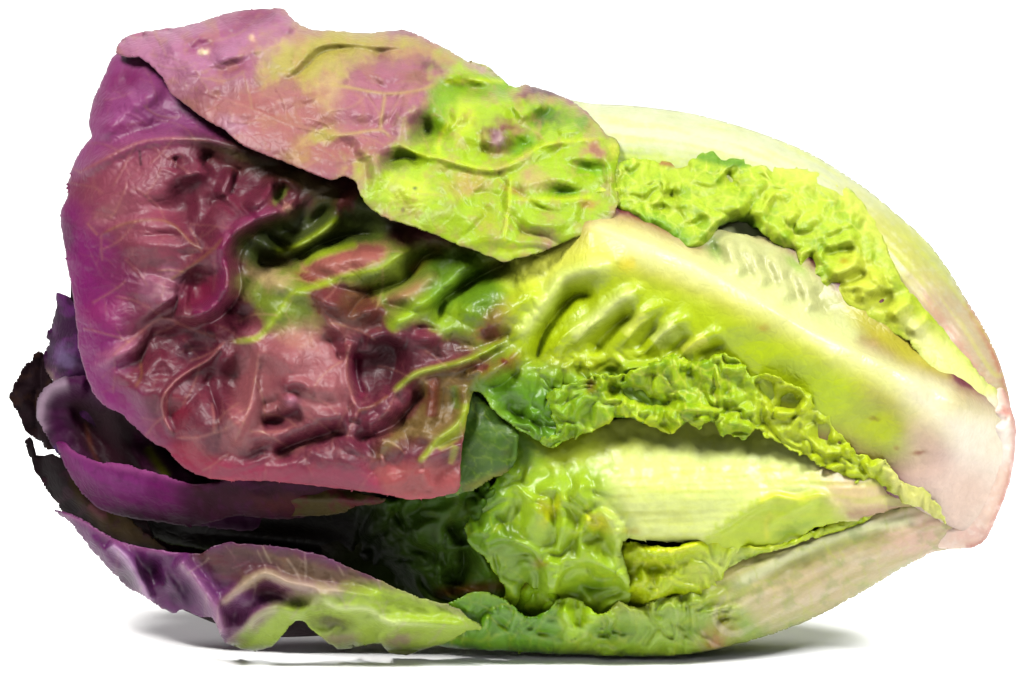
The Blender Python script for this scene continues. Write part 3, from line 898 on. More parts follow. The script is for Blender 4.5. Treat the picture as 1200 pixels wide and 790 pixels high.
# ================================================================== the great middle leaf
great = leaf('leaf', [(150, 58), (133, 66), (121, 92), (111, 112), (106, 130), (105, 150), (109, 160), (98, 172), (88, 190), (80, 214), (79, 232), (71, 250), (74, 275), (80, 310), (86, 345),
              (91, 380), (95, 415), (103, 440), (112, 462), (126, 476), (143, 484), (160, 500), (180, 518), (196, 525), (212, 543), (235, 556), (262, 562), (300, 562),
              (340, 565), (385, 570), (420, 574), (450, 578), (480, 584), (505, 583), (528, 578), (536, 576), (539, 570), (540, 556), (541, 530), (546, 500), (551, 472), (556, 458), (566, 462), (575, 476), (600, 497),
              (630, 516), (643, 524), (660, 514), (690, 505), (716, 490), (740, 490), (765, 500), (788, 505), (812, 490), (850, 500), (880, 500), (915, 515), (960, 542),
              (1010, 565), (1060, 588), (1104, 612), (1126, 622), (1150, 618), (1172, 580), (1184, 545), (1187, 510), (1180, 484), (1150, 455), (1110, 415), (1075, 380), (1040, 350), (1005, 318), (970, 296),
              (930, 280), (890, 278), (840, 270), (790, 265), (720, 240), (660, 215), (600, 180), (500, 150), (400, 120), (300, 80), (220, 58)],
     [(110, 130, -10), (75, 270, 0), (100, 420, 2), (240, 540, 4), (400, 560, 8), (530, 570, 10), (240, 300, 0), (400, 420, 0), (560, 440, -4), (640, 510, -10), (760, 490, -14), (900, 500, -10),
      (350, 200, -24), (500, 240, -30), (620, 270, -22), (700, 260, -14), (800, 300, -6), (880, 290, -13), (980, 350, -13), (1080, 430, -12), (1180, 500, 0), (1000, 460, 4), (850, 380, 4), (1090, 600, 2), (700, 330, 0)],
     [  # --- broad midrib
      ('ridge', [(600, 300), (680, 290), (760, 312), (850, 350), (950, 410), (1060, 480), (1180, 540)], 60, 6, 0.12), ('cliff', [(640, 272), (700, 276), (780, 302), (860, 340), (940, 388), (1020, 424), (1100, 466), (1170, 505)], 22, 64, 20, 0.1),
      
      ('cliff', [(700, 268), (780, 296), (860, 338), (940, 385), (1020, 420), (1100, 462)], 5, 30, 6, 0.1),
      # --- side ribs, lower side
      ('cliff', [(722, 306), (680, 318), (657, 326), (639, 354), (624, 374), (609, 392), (597, 408)], 14, 11, 11, 0.2),
      ('crease', [(702, 349), (676, 347), (657, 362), (637, 389), (630, 416), (634, 432)], 7, -24, 0.15),
      ('cliff', [(760, 335), (728, 349), (697, 374), (667, 397), (640, 420)], 11, 9, 9, 0.2), ('crease', [(746, 364), (726, 378), (708, 394), (690, 418)], 6, -16, 0.2),
      ('ridge', [(790, 350), (753, 369), (728, 397), (712, 415)], 7, 6, 0.3), ('crease', [(776, 378), (758, 394), (742, 416)], 5, -10), ('ridge', [(815, 368), (783, 382), (761, 402), (745, 420)], 7, 6, 0.3),
      ('ridge', [(850, 385), (818, 402), (795, 414)], 7, 5), *[('ridge', [(q, p), (q - 26, p + 18), (q - 48, p + 46)], 3.2, 3.0, 0.35) for q, p in ((690, 372), (716, 366), (738, 372), (772, 366), (798, 376), (832, 388), (672, 385))], ('crease', [(812, 392), (795, 404), (776, 420)], 5, -9), ('crease', [(850, 400), (830, 412), (812, 420)], 5, -6),
      # --- side ribs, upper side (fish-bone)
      ('ridge', [(846, 276), (858, 300), (872, 326)], 8, 9), ('ridge', [(872, 282), (884, 308), (898, 340)], 8, 8), ('ridge', [(900, 294), (914, 322), (928, 356)], 8, 8),
      ('ridge', [(930, 312), (942, 336), (954, 368)], 8, 8), ('crease', [(832, 282), (840, 302), (850, 322)], 6, -9), ('crease', [(862, 288), (872, 312), (884, 334)], 6, -6), ('crease', [(890, 298), (900, 322), (912, 346)], 6, -7),
      ('crease', [(918, 314), (930, 340), (940, 362)], 6, -7), ('crease', [(950, 335), (960, 355), (975, 378)], 5, -8),
      # --- folds above the big veins
      ('ridge', [(88, 206), (126, 186), (164, 168), (202, 163), (252, 166), (300, 180)], 7, 9, 0.1), ('ridge', [(105, 172), (150, 130), (178, 112), (200, 90)], 9, 8),
      ('ridge', [(112, 120), (140, 118), (160, 105)], 8, 5), ('dent', 150, 95, 14, 10, -40, -6), ('dent', 180, 150, 40, 10, -20, -6),
      ('ridge', [(117, 277), (144, 264), (169, 258), (192, 258), (207, 266), (225, 284), (242, 296)], 5, 4, 0.1), ('dent', 150, 225, 50, 26, -20, 8), ('dent', 175, 285, 40, 22, 0, 9), ('dent', 120, 300, 30, 40, 0, 4),
      ('ridge', [(199, 330), (227, 312), (253, 292), (265, 277)], 6, 6),
      ('dent', 214, 236, 20, 28, 25, -11), ('dent', 240, 228, 28, 34, 30, -9), ('ridge', [(213, 198), (222, 206), (236, 200), (244, 190)], 7, 14), ('crease', [(206, 182), (208, 192), (205, 204)], 4, -10),
      ('crease', [(250, 176), (243, 190), (238, 206)], 6, -14), ('ridge', [(276, 196), (268, 214), (258, 236)], 7, 12), ('crease', [(284, 196), (276, 216), (268, 238)], 6, -11), ('ridge', [(318, 204), (318, 220), (305, 236), (290, 246)], 7, 16),
      ('crease', [(338, 212), (330, 226), (318, 240)], 6, -14), ('dent', 335, 216, 10, 8, 0, 6), ('dent', 248, 262, 24, 14, 30, 6),
      # --- the rolled lip
      ('cliff', [(338, 246), (322, 252), (305, 259), (288, 267), (272, 281), (265, 300), (269, 318), (271, 335), (262, 352), (246, 365), (226, 371), (205, 367)], 7, 26, 24, 0.06), ('dent', 316, 300, 36, 26, -30, -16), ('dent', 292, 332, 14, 24, 10, -14), ('ridge', [(338, 246), (320, 252), (304, 258), (286, 266), (270, 280), (263, 300), (267, 319), (268, 335), (259, 351), (244, 363), (226, 369)], 6, 11, 0.06), ('crease', [(334, 262), (312, 270), (296, 280), (284, 294), (280, 312), (284, 336), (276, 356), (256, 374), (232, 384)], 6, -14, 0.15),
      ('dent', 234, 345, 24, 18, -30, -20), ('ridge', [(195, 326), (190, 345), (200, 362)], 16, 12), ('dent', 286, 372, 22, 22, 0, -12), ('dent', 272, 350, 10, 20, 20, -8),
      ('dent', 320, 284, 40, 20, -20, -20), ('dent', 365, 258, 34, 16, -15, -18), ('dent', 430, 262, 44, 14, 10, -12),
      ('ridge', [(320, 296), (348, 290), (379, 271), (407, 244)], 8, 16), ('crease', [(285, 310), (315, 309), (346, 304), (376, 287), (412, 276), (457, 275)], 8, -26, 0.15),
      ('dent', 402, 236, 14, 8, -40, 12), ('ridge', [(336, 240), (344, 250)], 7, 10),
      # --- green veins with pillows between
      ('ridge', [(303, 398), (326, 370), (343, 346), (371, 336), (409, 324), (445, 316), (467, 301), (490, 289)], 9, 8, 0.1), ('dent', 410, 305, 44, 12, -14, 14), ('dent', 320, 330, 24, 14, 10, 12), ('dent', 335, 352, 10, 20, 30, -8),
      ('dent', 384, 352, 18, 14, 40, 14), ('ridge', [(372, 362), (390, 382), (408, 392)], 6, 8), ('crease', [(404, 378), (414, 364), (436, 342), (473, 331), (498, 302), (530, 290)], 8, -24, 0.15), ('dent', 436, 362, 18, 10, -30, 8),
      ('ridge', [(455, 354), (488, 337), (518, 318)], 8, 12), ('ridge', [(450, 388), (470, 376), (488, 362), (516, 344), (538, 322), (561, 301)], 9, 14, 0.15), ('crease', [(509, 382), (513, 370), (521, 351), (563, 325), (606, 303)], 7, -26, 0.15),
      ('ridge', [(540, 380), (560, 352), (600, 335)], 14, 9), ('ridge', [(566, 392), (583, 376), (608, 358), (636, 334)], 11, 12), ('crease', [(560, 408), (580, 400), (600, 384)], 5, -8),
      ('dent', 500, 396, 12, 8, 0, 14), ('crease', [(484, 384), (500, 386), (514, 386)], 3, -8), ('dent', 530, 400, 12, 10, 0, -6), ('dent', 583, 431, 22, 9, -35, 17), ('crease', [(562, 450), (585, 452), (612, 430)], 5, -12),
      ('ridge', [(520, 432), (545, 424), (562, 416), (589, 400), (600, 390)], 5, 8), ('ridge', [(542, 440), (556, 436), (566, 430)], 4, 5),
      # --- lower panel
      ('dent', 143, 414, 26, 9, -28, 14), ('dent', 140, 440, 22, 12, 20, 5), ('crease', [(192, 373), (178, 398), (168, 420), (164, 445)], 7, -9), ('dent', 205, 396, 26, 14, -20, -16), ('dent', 228, 412, 18, 12, -20, -14), ('dent', 190, 430, 20, 18, 0, -8),
      ('ridge', [(198, 412), (180, 430), (170, 450)], 7, 6), ('ridge', [(265, 401), (248, 420), (228, 432), (208, 446), (195, 462), (192, 475), (197, 495), (207, 512)], 4, 6, 0.08), ('dent', 215, 480, 16, 22, -20, 5), ('dent', 236, 470, 16, 20, 10, 6),
      ('dent', 276, 448, 24, 30, 15, -17), ('dent', 268, 420, 8, 12, 20, 8), ('ridge', [(306, 406), (301, 441), (293, 482), (273, 524)], 5, 6, 0.1), ('dent', 270, 490, 26, 14, -20, 8),
      ('dent', 340, 416, 24, 18, 20, 12), ('dent', 392, 455, 20, 20, 0, 13), ('dent', 320, 440, 14, 20, 0, -8), ('ridge', [(330, 458), (342, 449), (358, 450), (370, 462)], 6, 8), ('dent', 342, 469, 8, 7, 0, 16), ('crease', [(306, 474), (322, 470), (334, 464)], 5, -8),
      ('crease', [(308, 497), (330, 490), (356, 478)], 8, -8, 0.15), ('ridge', [(310, 485), (330, 478)], 4, 5), ('ridge', [(312, 522), (336, 508), (361, 497), (385, 490), (415, 482)], 9, 14, 0.15), ('crease', [(318, 532), (345, 520), (370, 512), (410, 500)], 8, -15, 0.15),
      ('ridge', [(413, 398), (408, 420), (408, 441), (415, 466), (419, 478), (416, 495)], 5, 8, 0.08), ('crease', [(418, 410), (419, 440), (428, 470)], 8, -14, 0.2), ('dent', 452, 428, 34, 28, -15, -22), ('ridge', [(424, 400), (450, 392), (480, 400)], 7, 12), ('crease', [(382, 388), (394, 408), (406, 428)], 6, -10),
      ('ridge', [(419, 482), (440, 474), (458, 462), (489, 438), (534, 426), (562, 416)], 5, 8, 0.08), ('ridge', [(424, 500), (445, 488), (470, 468)], 8, 13), ('crease', [(412, 520), (440, 508), (462, 498), (484, 474), (500, 448)], 10, -24, 0.15),
      ('ridge', [(508, 440), (504, 480), (492, 520)], 7, 7), ('crease', [(520, 445), (518, 480), (508, 512)], 6, -8), ('ridge', [(540, 450), (545, 470), (538, 496), (513, 517), (489, 544)], 6, 8, 0.1), ('crease', [(532, 452), (534, 474), (524, 496)], 5, -6), ('dent', 470, 530, 26, 10, -15, 7),
      ('ridge', [(452, 545), (447, 530), (450, 515)], 4, 4), ('ridge', [(440, 550), (400, 556), (340, 550), (280, 545)], 16, 5), ('ridge', [(500, 575), (498, 560), (492, 548)], 6, 6),
      ('ridge', [(215, 530), (262, 500), (300, 476), (330, 440), (352, 410)], 20, 10), ('ridge', [(150, 470), (190, 440), (220, 425)], 16, 8), ('crease', [(180, 500), (224, 470), (250, 440), (258, 420)], 12, -12), ('crease', [(290, 532), (330, 512), (352, 500)], 8, -8), ('ridge', [(340, 545), (420, 520), (480, 500)], 16, 9), ('dent', 120, 385, 30, 40, 10, 8), ('dent', 600, 480, 26, 14, 30, -14), ('crumple', [(620, 440), (700, 420), (800, 425), (880, 470), (820, 500), (640, 525), (600, 490)], 40, 10, 52, 18), ('folds', [(180, 200), (300, 180), (480, 330), (560, 440), (540, 560), (220, 540), (160, 440)], 90, 12, 5, 34), ('noise', 90, 6, 77), ('blister', [(80, 100), (250, 150), (600, 300), (600, 430), (540, 570), (220, 550), (90, 430)], 10, 0.8, 78, 12), ('quilt', V['great'][0] + V['great'][1], [(85, 120), (250, 160), (500, 300), (600, 400), (540, 570), (220, 550), (100, 440)], 12, 4.0, 18),
      ('noise', 46, 3, 71), ('blister', [(520, 320), (640, 300), (660, 430), (560, 460)], 20, 3, 8, 20)],
     T(144, 74, 88),
     [('mottle', 24, T(176, 120, 112), 0.5, 13), ('mottle', 10, T(200, 150, 130), 0.2, 15),
      # --- ground tints and the shade of hollows
      ('poly', [(60, 60), (200, 60), (260, 160), (200, 165), (120, 185), (80, 220), (110, 300), (130, 420), (190, 520), (130, 500), (60, 420), (50, 240)], T(176, 78, 152), 34, 0.95),
      ('poly', [(100, 60), (190, 80), (260, 160), (160, 165), (90, 200), (95, 150)], T(192, 128, 168), 20, 0.8), ('blob', 150, 95, 22, 14, -35, T(168, 60, 130), 0.7), ('blob', 150, 150, 30, 8, 0, T(160, 60, 120), 0.6), ('blob', 118, 118, 12, 22, 20, T(170, 90, 140), 0.6),
      ('poly', [(66, 250), (110, 240), (135, 300), (150, 400), (120, 470), (85, 400)], T(166, 44, 140), 24, 0.9), ('blob', 80, 275, 10, 24, 0, T(110, 20, 90), 0.6), ('blob', 145, 325, 40, 18, 30, T(150, 44, 110), 0.6), ('blob', 130, 365, 34, 20, 0, T(190, 90, 140), 0.5),
      ('poly', [(110, 190), (200, 168), (260, 172), (215, 240), (200, 330), (150, 280), (100, 260)], T(188, 126, 128), 26, 0.8), ('blob', 128, 250, 24, 10, -30, T(196, 160, 140), 0.5),
      ('blob', 192, 335, 26, 18, -40, T(224, 190, 190), 0.6), ('poly', [(204, 176), (340, 200), (345, 250), (280, 265), (240, 290), (200, 250)], T(140, 66, 84), 18, 0.7), ('poly', [(222, 160), (300, 175), (400, 215), (450, 262), (380, 262), (340, 220), (250, 185)], T(110, 100, 48), 14, 0.85),
      ('blob', 238, 345, 24, 18, -30, T(170, 50, 96), 0.8), ('stroke', [(338, 246), (305, 256), (282, 266), (267, 281), (260, 302), (266, 322), (263, 342), (246, 360), (226, 367)], 9, T(160, 48, 110), 0.9, 0.03),
      ('poly', [(280, 280), (340, 250), (420, 230), (470, 265), (420, 300), (330, 310), (290, 310)], T(84, 104, 40), 14, 0.95), ('blob', 405, 238, 14, 10, -40, T(170, 100, 90), 0.8), ('blob', 338, 244, 8, 10, 20, T(226, 190, 160), 0.7), ('blob', 330, 230, 6, 14, 40, T(120, 160, 60), 0.7),  # the dark green patch paints the shade of the hollow by the lip
      ('poly', [(280, 320), (330, 312), (420, 288), (470, 285), (520, 285), (620, 300), (680, 320), (640, 420), (600, 440), (500, 380), (430, 380), (340, 400), (290, 350)], T(130, 160, 52), 16, 0.85),
      ('poly', [(355, 312), (420, 288), (456, 290), (446, 308), (380, 330)], T(206, 156, 124), 7, 0.9), ('blob', 318, 328, 26, 12, 10, T(206, 180, 140), 0.8), ('blob', 360, 326, 14, 6, 20, T(170, 100, 80), 0.7),
      ('blob', 384, 352, 22, 15, 40, T(150, 70, 78), 0.9), ('blob', 395, 342, 8, 16, 30, T(180, 110, 110), 0.6), ('poly', [(365, 340), (412, 330), (440, 345), (450, 380), (410, 392), (380, 380)], T(140, 76, 66), 9, 0.7),
      ('stroke', [(452, 356), (488, 338), (516, 319)], 8, T(186, 150, 110), 0.85), ('blob', 440, 366, 18, 14, 0, T(142, 84, 70), 0.8), ('stroke', [(480, 320), (500, 305), (520, 292)], 6, T(176, 130, 60), 0.5),
      ('stroke', [(452, 388), (488, 364), (516, 345), (540, 320)], 8, T(168, 204, 50), 0.85), ('poly', [(500, 300), (600, 300), (600, 350), (540, 380), (515, 390)], T(104, 156, 44), 12, 0.6), ('blob', 528, 374, 22, 14, -30, T(176, 210, 60), 0.7),  # the duller green patch paints the shade under the top leaf
      ('poly', [(560, 395), (580, 360), (640, 325), (650, 345), (610, 380), (590, 396)], T(156, 120, 76), 9, 0.8), ('blob', 575, 392, 22, 10, -20, T(170, 110, 90), 0.6), ('blob', 500, 398, 16, 11, 0, T(160, 96, 100), 0.9),
      ('blob', 520, 410, 30, 10, 0, T(110, 80, 48), 0.6), ('blob', 598, 424, 14, 10, -35, T(150, 60, 56), 0.85), ('blob', 572, 440, 12, 10, -35, T(170, 110, 60), 0.8),
      # --- lower panel
      ('poly', [(160, 380), (260, 380), (300, 400), (300, 460), (250, 500), (190, 480), (160, 440)], T(140, 62, 80), 22, 0.75), ('blob', 225, 412, 20, 14, 0, T(96, 30, 66), 0.6), ('blob', 143, 412, 26, 10, -28, T(222, 180, 178), 0.7), ('blob', 150, 445, 18, 10, 10, T(160, 90, 90), 0.6),  # paints a dark hollow and the pale highlight on a blister
      ('blob', 212, 482, 14, 22, -10, T(170, 50, 80), 0.6), ('poly', [(290, 400), (400, 380), (410, 470), (330, 500), (270, 530), (280, 450)], T(206, 160, 140), 18, 0.8), ('blob', 400, 405, 8, 22, -25, T(150, 40, 80), 0.7), ('blob', 355, 402, 30, 12, 20, T(210, 170, 140), 0.6),
      ('stroke', [(308, 497), (330, 490), (356, 478)], 7, T(130, 30, 76), 0.85), ('blob', 342, 452, 20, 10, 10, T(150, 50, 80), 0.7), ('blob', 343, 469, 8, 6, 0, T(220, 180, 190), 0.6), ('poly', [(414, 400), (470, 395), (500, 420), (480, 440), (430, 470), (416, 440)], T(110, 50, 60), 9, 0.85), ('stroke', [(419, 412), (419, 440), (428, 468)], 8, T(150, 34, 88), 0.8),  # the bump's highlight and the big hollow's shade are painted in
      ('poly', [(490, 440), (555, 425), (550, 480), (530, 520), (480, 520), (440, 540), (450, 510), (490, 470)], T(140, 130, 54), 12, 0.7), ('stroke', [(510, 440), (506, 490)], 6, T(160, 90, 50), 0.5), ('stroke', [(548, 470), (540, 500), (510, 525)], 7, T(176, 196, 80), 0.7), ('stroke', [(532, 450), (536, 480)], 5, T(110, 150, 60), 0.6), ('stroke', [(528, 545), (535, 520)], 5, T(160, 180, 70), 0.6),
      ('poly', [(190, 525), (240, 535), (330, 545), (420, 548), (480, 545), (530, 560), (530, 590), (420, 590), (230, 575)], T(196, 92, 118), 10, 0.75), ('blob', 230, 530, 30, 14, 25, T(190, 60, 90), 0.6), ('poly', [(440, 545), (535, 545), (535, 585), (470, 590)], T(214, 150, 120), 9, 0.7), ('stroke', [(230, 560), (320, 566), (420, 576), (490, 584), (530, 577)], 3, T(226, 130, 130), 0.7),
      # --- green half
      ('poly', [(600, 320), (640, 300), (720, 300), (900, 370), (1000, 440), (960, 500), (880, 450), (800, 440), (720, 440), (640, 430), (600, 400)], T(192, 218, 62), 24, 0.95, 0.15),
      ('poly', [(560, 445), (620, 430), (720, 430), (820, 425), (900, 460), (900, 520), (640, 530), (560, 490)], T(150, 200, 44), 14, 0.8), ('poly', [(560, 445), (640, 450), (680, 480), (640, 520), (590, 490)], T(104, 156, 48), 14, 0.85),  # last patch: shadowed left corner painted a darker green
      ('poly', [(580, 300), (680, 268), (720, 260), (800, 290), (900, 345), (1000, 405), (1100, 455), (1190, 500), (1190, 540), (1120, 520), (1000, 450), (900, 395), (800, 340), (700, 315), (620, 335)], T(224, 233, 130), 24, 0.85, 0.1),
      ('poly', [(700, 265), (800, 292), (900, 345), (1000, 402), (1110, 455), (1080, 470), (980, 420), (860, 350), (740, 300)], T(240, 243, 196), 20, 0.75, 0.1),
      ('poly', [(820, 265), (880, 270), (960, 320), (1010, 380), (980, 400), (900, 350), (840, 320)], T(226, 236, 170), 14, 0.7), ('blob', 835, 290, 8, 16, -20, T(120, 170, 60), 0.6), ('blob', 930, 310, 16, 6, 40, T(150, 190, 60), 0.6), ('poly', [(990, 345), (1050, 385), (1110, 440), (1060, 425), (1000, 380)], T(206, 214, 90), 12, 0.7, 0.1),
      ('poly', [(760, 345), (860, 380), (960, 425), (1060, 490), (1075, 540), (1000, 525), (900, 455), (800, 420)], T(192, 218, 66), 26, 0.8, 0.1), ('poly', [(1060, 456), (1110, 470), (1200, 500), (1200, 630), (1100, 620), (1070, 580), (1100, 530)], T(242, 232, 216), 34, 0.9, 0.1), ('poly', [(1070, 500), (1120, 540), (1180, 580), (1120, 620), (1080, 590), (1050, 560)], T(228, 200, 184), 24, 0.7, 0.1),
      ('stroke', [(722, 306), (680, 318), (657, 326), (639, 354), (624, 374), (605, 396)], 9, T(226, 236, 150), 0.8), ('stroke', [(745, 340), (728, 349), (697, 374), (667, 397)], 8, T(230, 238, 160), 0.8), ('stroke', [(755, 366), (730, 394)], 7, T(222, 236, 140), 0.7), ('stroke', [(790, 378), (763, 402)], 7, T(230, 238, 160), 0.7), ('stroke', [(828, 396), (796, 412)], 8, T(226, 236, 130), 0.7),  # pale side ribs, with the highlights of their crests painted in
      ('blob', 690, 452, 7, 9, 0, T(150, 120, 40), 0.7), ('blob', 690, 430, 18, 12, 0, T(190, 200, 60), 0.4), ('blob', 735, 310, 10, 8, 0, T(236, 220, 80), 0.6), ('blob', 892, 384, 6, 5, 0, T(206, 170, 60), 0.6), ('blob', 1022, 490, 7, 3, 10, T(150, 130, 30), 0.7), ('blob', 1075, 530, 9, 3, -5, T(170, 120, 50), 0.7), ('blob', 1048, 524, 4, 3, 0, T(180, 140, 60), 0.6),
      # --- veins
      *[('stroke', v, 1.8, T(210, 170, 140), 0.55) for v in (
          [(88, 206), (126, 186), (164, 168), (202, 163), (252, 166)], [(103, 261), (117, 277)], [(265, 401), (248, 420), (228, 432), (208, 446), (195, 462), (192, 475), (197, 495), (207, 512)],
          [(263, 398), (227, 386), (192, 373), (159, 396), (130, 420)], [(306, 406), (301, 441), (293, 482), (273, 524)], [(413, 398), (408, 420), (408, 441), (415, 466), (419, 478)], [(207, 512), (232, 512), (262, 504), (288, 490)], [(322, 538), (361, 520), (410, 501)],
          [(290, 505), (330, 505), (350, 496)], [(452, 545), (447, 530)], [(250, 470), (253, 490), (252, 508)])],
      *[('stroke', v, 2.0, T(180, 150, 90), 0.55) for v in (
          [(117, 277), (144, 264), (169, 259), (192, 259), (207, 266), (225, 284), (242, 296)], [(199, 330), (227, 312), (253, 292), (265, 277)], [(160, 455), (168, 440), (166, 420)], [(419, 482), (440, 474), (458, 462)])],
      *[('stroke', v, 4.0, T(166, 190, 50), 0.75) for v in (
          [(265, 401), (303, 396), (326, 370), (343, 346), (371, 336), (409, 324), (445, 316), (467, 301), (490, 289)], [(458, 462), (489, 438), (534, 426), (562, 416), (589, 400)], [(355, 312), (376, 299), (422, 286)], [(320, 296), (348, 290), (379, 271), (400, 255)], [(489, 544), (513, 517), (540, 495), (552, 468)])],
      ('stroke', [(165, 176), (167, 196)], 1.6, T(60, 30, 30), 0.7), ('veins', V['great'][1], 1.5, T(210, 180, 140), 0.36), ('veins', V['great'][2], 1.2, T(206, 176, 140), 0.2)],
     head, mat=M_GLOSS, step=1.5, rough=0.5, tone=(0.68, 0.40, 0.66), serr=(1.0, 7), seed=20, curl=(7, -4),
     rough_map=[('poly', [(600, 200), (1250, 200), (1250, 640), (600, 640)], (0.4,) * 3, 20, 1.0)],
     label='great middle leaf, purple red and blistered on the left, green with a thick pale rib on the right')

# its frilled lower margin
o = leaf('frill', [(640, 462), (668, 448), (700, 440), (727, 440), (755, 428), (788, 416), (815, 424), (845, 414), (868, 426), (882, 442), (895, 436), (912, 444), (934, 452), (946, 462), (950, 474), (966, 482),
               (976, 500), (992, 517), (1004, 532), (1022, 534), (1038, 542), (1052, 560), (1070, 570), (1090, 580), (1108, 614), (1085, 600), (1060, 588), (1035, 574), (1010, 566), (985, 556), (960, 545),
               (936, 531), (914, 520), (898, 512), (884, 500), (872, 514), (856, 506), (846, 512), (832, 492), (818, 502), (800, 494), (786, 508), (764, 500), (742, 490), (722, 486), (716, 494), (688, 506), (662, 516), (644, 526),
               (632, 512), (650, 500), (642, 480)],
     [(650, 500, -6), (720, 460, 5), (800, 455, 8), (870, 455, 12), (950, 480, 14), (1040, 555, 12), (1100, 605, 10), (700, 500, -2), (850, 500, 4)],
     [('crumple', None, 38, 10, 61), ('blister', None, 20, 4, 62), ('ridge', [(668, 452), (676, 428), (700, 424), (712, 440), (700, 455), (682, 450)], 5, 9), ('dent', 693, 452, 8, 9, 0, -8), ('dent', 740, 462, 20, 8, 20, -14),
      ('dent', 776, 470, 22, 8, 0, -12), ('ridge', [(727, 442), (760, 430), (790, 420)], 6, 10), ('ridge', [(785, 505), (800, 480), (812, 460)], 8, 10), ('dent', 810, 440, 10, 16, 0, -8), ('ridge', [(880, 444), (905, 440), (935, 456), (948, 470)], 6, 8),
      ('dent', 897, 455, 8, 14, -20, -9), ('dent', 925, 470, 9, 12, -30, -7), ('dent', 940, 480, 8, 6, 0, 8), ('dent', 960, 492, 7, 6, 30, 7), ('dent', 976, 512, 8, 7, 0, 8), ('dent', 990, 524, 6, 6, 0, 7), ('dent', 820, 492, 10, 8, 0, 9), ('dent', 852, 500, 8, 9, 0, 9), ('dent', 846, 468, 12, 8, 0, 8)],
     T(176, 208, 70), [('mottle', 22, T(128, 176, 50), 0.55, 4), ('net', 17, 2.0, T(216, 228, 120), 0.55, 5), ('poly', [(900, 430), (1000, 500), (1110, 580), (1115, 620), (1000, 570), (890, 510)], T(200, 218, 84), 14, 0.7), ('poly', [(1030, 540), (1080, 565), (1115, 620), (1060, 595)], T(226, 222, 150), 10, 0.8),
                       ('poly', [(620, 450), (690, 445), (700, 490), (640, 530)], T(128, 176, 50), 14, 0.6), ('blob', 692, 452, 6, 9, 0, T(150, 116, 40), 0.8), ('stroke', [(700, 504), (730, 488), (765, 500), (788, 506), (812, 492)], 4, T(214, 230, 80), 0.5)],  # the stroke puts the lit frill edge into the colour
     great, mat=M_FRILL, step=1.5, rough=0.46, serr=(3.2, 9), seed=21, label='bright green crinkled margin over the pale rib below')

